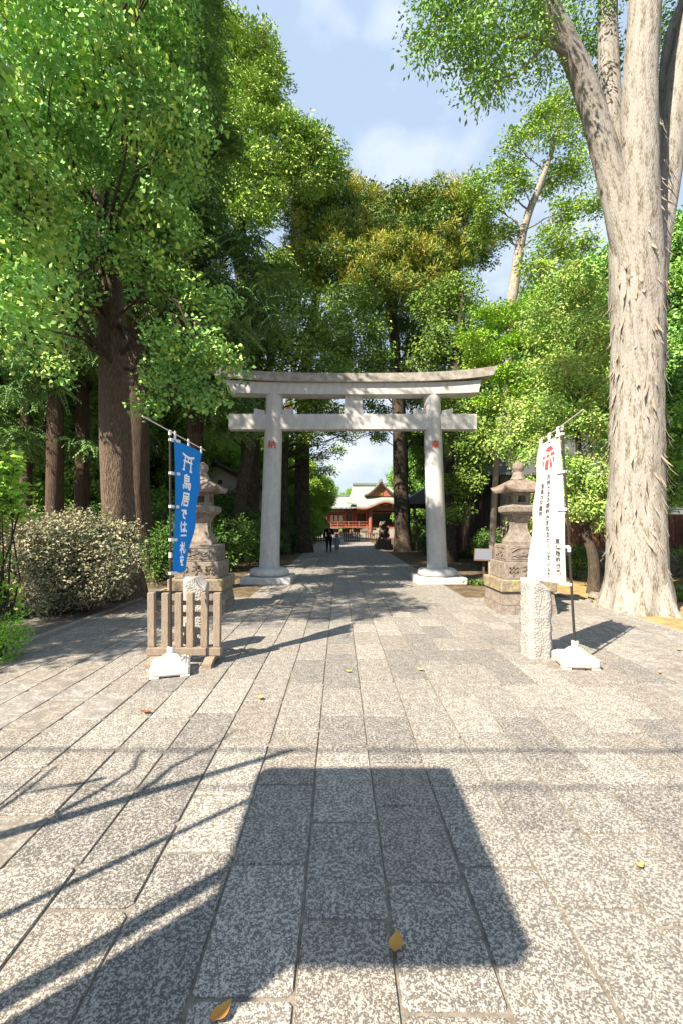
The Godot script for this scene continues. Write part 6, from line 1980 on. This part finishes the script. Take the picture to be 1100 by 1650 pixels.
	var c := [
		[Vector3(0, 0.5, 0), Vector3(0, 0.72, 0), 0.11, 0.1, blue], [Vector3(-0.07, 0.78, 0), Vector3(0.07, 0.78, 0), 0.07, 0.07, blue], [Vector3(0, 0.8, 0), Vector3(0, 0.86, 0), 0.04, 0.04, skin],
		[Vector3(0, 0.93, 0.01), Vector3(0, 0.97, 0.01), 0.075, 0.085, skin], [Vector3(0, 0.97, -0.03), Vector3(0, 1.01, -0.01), 0.1, 0.09, hair], [Vector3(-0.07, 0.93, -0.04), Vector3(0.07, 0.93, -0.04), 0.06, 0.06, hair],
		[Vector3(-0.11, 0.78, 0), Vector3(-0.16, 0.6, 0.02), 0.045, 0.038, blue], [Vector3(-0.16, 0.6, 0.02), Vector3(-0.2, 0.47, 0.05), 0.034, 0.026, skin], [Vector3(0.11, 0.78, 0), Vector3(0.16, 0.6, 0), 0.045, 0.038, blue], [Vector3(0.16, 0.6, 0), Vector3(0.17, 0.46, 0.04), 0.034, 0.026, skin],
		[Vector3(0, 0.5, 0), Vector3(0, 0.36, 0), 0.12, 0.15, blue], [Vector3(-0.06, 0.4, 0), Vector3(-0.06, 0.2, 0.05), 0.06, 0.045, skin], [Vector3(-0.06, 0.2, 0.05), Vector3(-0.06, 0.07, 0.04), 0.042, 0.034, skin], [Vector3(-0.06, 0.04, 0.04), Vector3(-0.06, 0.03, 0.13), 0.035, 0.03, shirt],
		[Vector3(0.06, 0.4, 0), Vector3(0.06, 0.2, -0.02), 0.06, 0.045, skin], [Vector3(0.06, 0.2, -0.02), Vector3(0.06, 0.07, -0.08), 0.042, 0.034, skin], [Vector3(0.06, 0.04, -0.09), Vector3(0.06, 0.03, 0.0), 0.035, 0.03, shirt]]
	var mc := body_mesh(c, 0.024, 0.03)
	hand.call(mc, Vector3(-0.2, 0.45, 0.055), Vector3(-0.1, -1, 0.2).normalized(), Vector3(0, 0, 1), skin, 0.7)
	hand.call(mc, Vector3(0.17, 0.44, 0.045), Vector3(0, -1, 0.1).normalized(), Vector3(0, 0, 1), skin, 0.7)
	face.call(mc, Vector3(0, 0.95, 0.01), 0.9)
	var pc := put(mc, cm, "person")
	pc.position = G(543, 889)
	tag(pc, "child in pale blue clothes walking beside the person in a suit", "person")

# ---------------------------------------------------------------- fallen leaves
func build_fallen_leaves() -> void:
	var lm := mat("dry_leaf", Color(0.5, 0.26, 0.06), 0.7)
	var ly := mat("yellow_leaf", Color(0.6, 0.4, 0.1), 0.7)
	var lr := mat("red_leaf", Color(0.3, 0.1, 0.04), 0.7)
	lm.cull_mode = BaseMaterial3D.CULL_DISABLED
	var spots := [[637, 1527, 0.1, 0, 1.3, "curled orange leaf lying in the paving joint inside the shadow"], [357, 1640, 0.09, 0, 0.9, "orange leaf lying on the sunlit paving edge of the pillar shadow"], [561, 1084, 0.085, 1, 0.2, "pale yellow leaf on the sunlit paving before the gate"], [420, 1127, 0.09, 1, 1.9, "yellow leaf on the sunlit paving near the barrier"], [676, 1081, 0.09, 1, 2.4, "yellow leaf on the paving beside small pale stones"], [236, 1150, 0.1, 2, 0.1, "reddish leaf on the paving in front of the blue banner"], [1030, 1400, 0.05, 1, 0.5, "tiny yellow leaf on the bare sunlit paving"], [84, 1058, 0.12, 2, 0.3, "brown leaf in the dappled yard before the bronze bush"], [1093, 1049, 0.08, 1, 0.6, "pale leaf on the paving by the kerb"], [1062, 1086, 0.06, 1, 1.0, "small pale leaf on the paving near the white banner shadow"]]
	for s in spots:
		var m := MB.new()
		var rows := []
		var uvs := []
		for k in 9:
			var t := k / 8.0
			var w: float = s[2] * 0.28 * sin(PI * pow(t, 0.85)) + 0.001
			var c := Vector3((t - 0.5) * s[2], 0.012 + 0.02 * pow(t - 0.5, 2) * 4.0, 0)
			rows.append(PackedVector3Array([c + Vector3(0, 0.35 * w, -w), c - Vector3(0, 0.002, 0), c + Vector3(0, 0.5 * w, w)]))
			for z in 3: uvs.append(Vector2.ZERO)
		m.grid(rows, uvs)
		var o := put(m, [lm, ly, lr][s[3]], "fallen_leaf")
		o.position = G(s[0], s[1])
		if s[0] < 100: o.position.y = -0.03
		o.rotation.y = s[4]
		tag(o, s[5], "leaf", "fallen leaves on the paving")
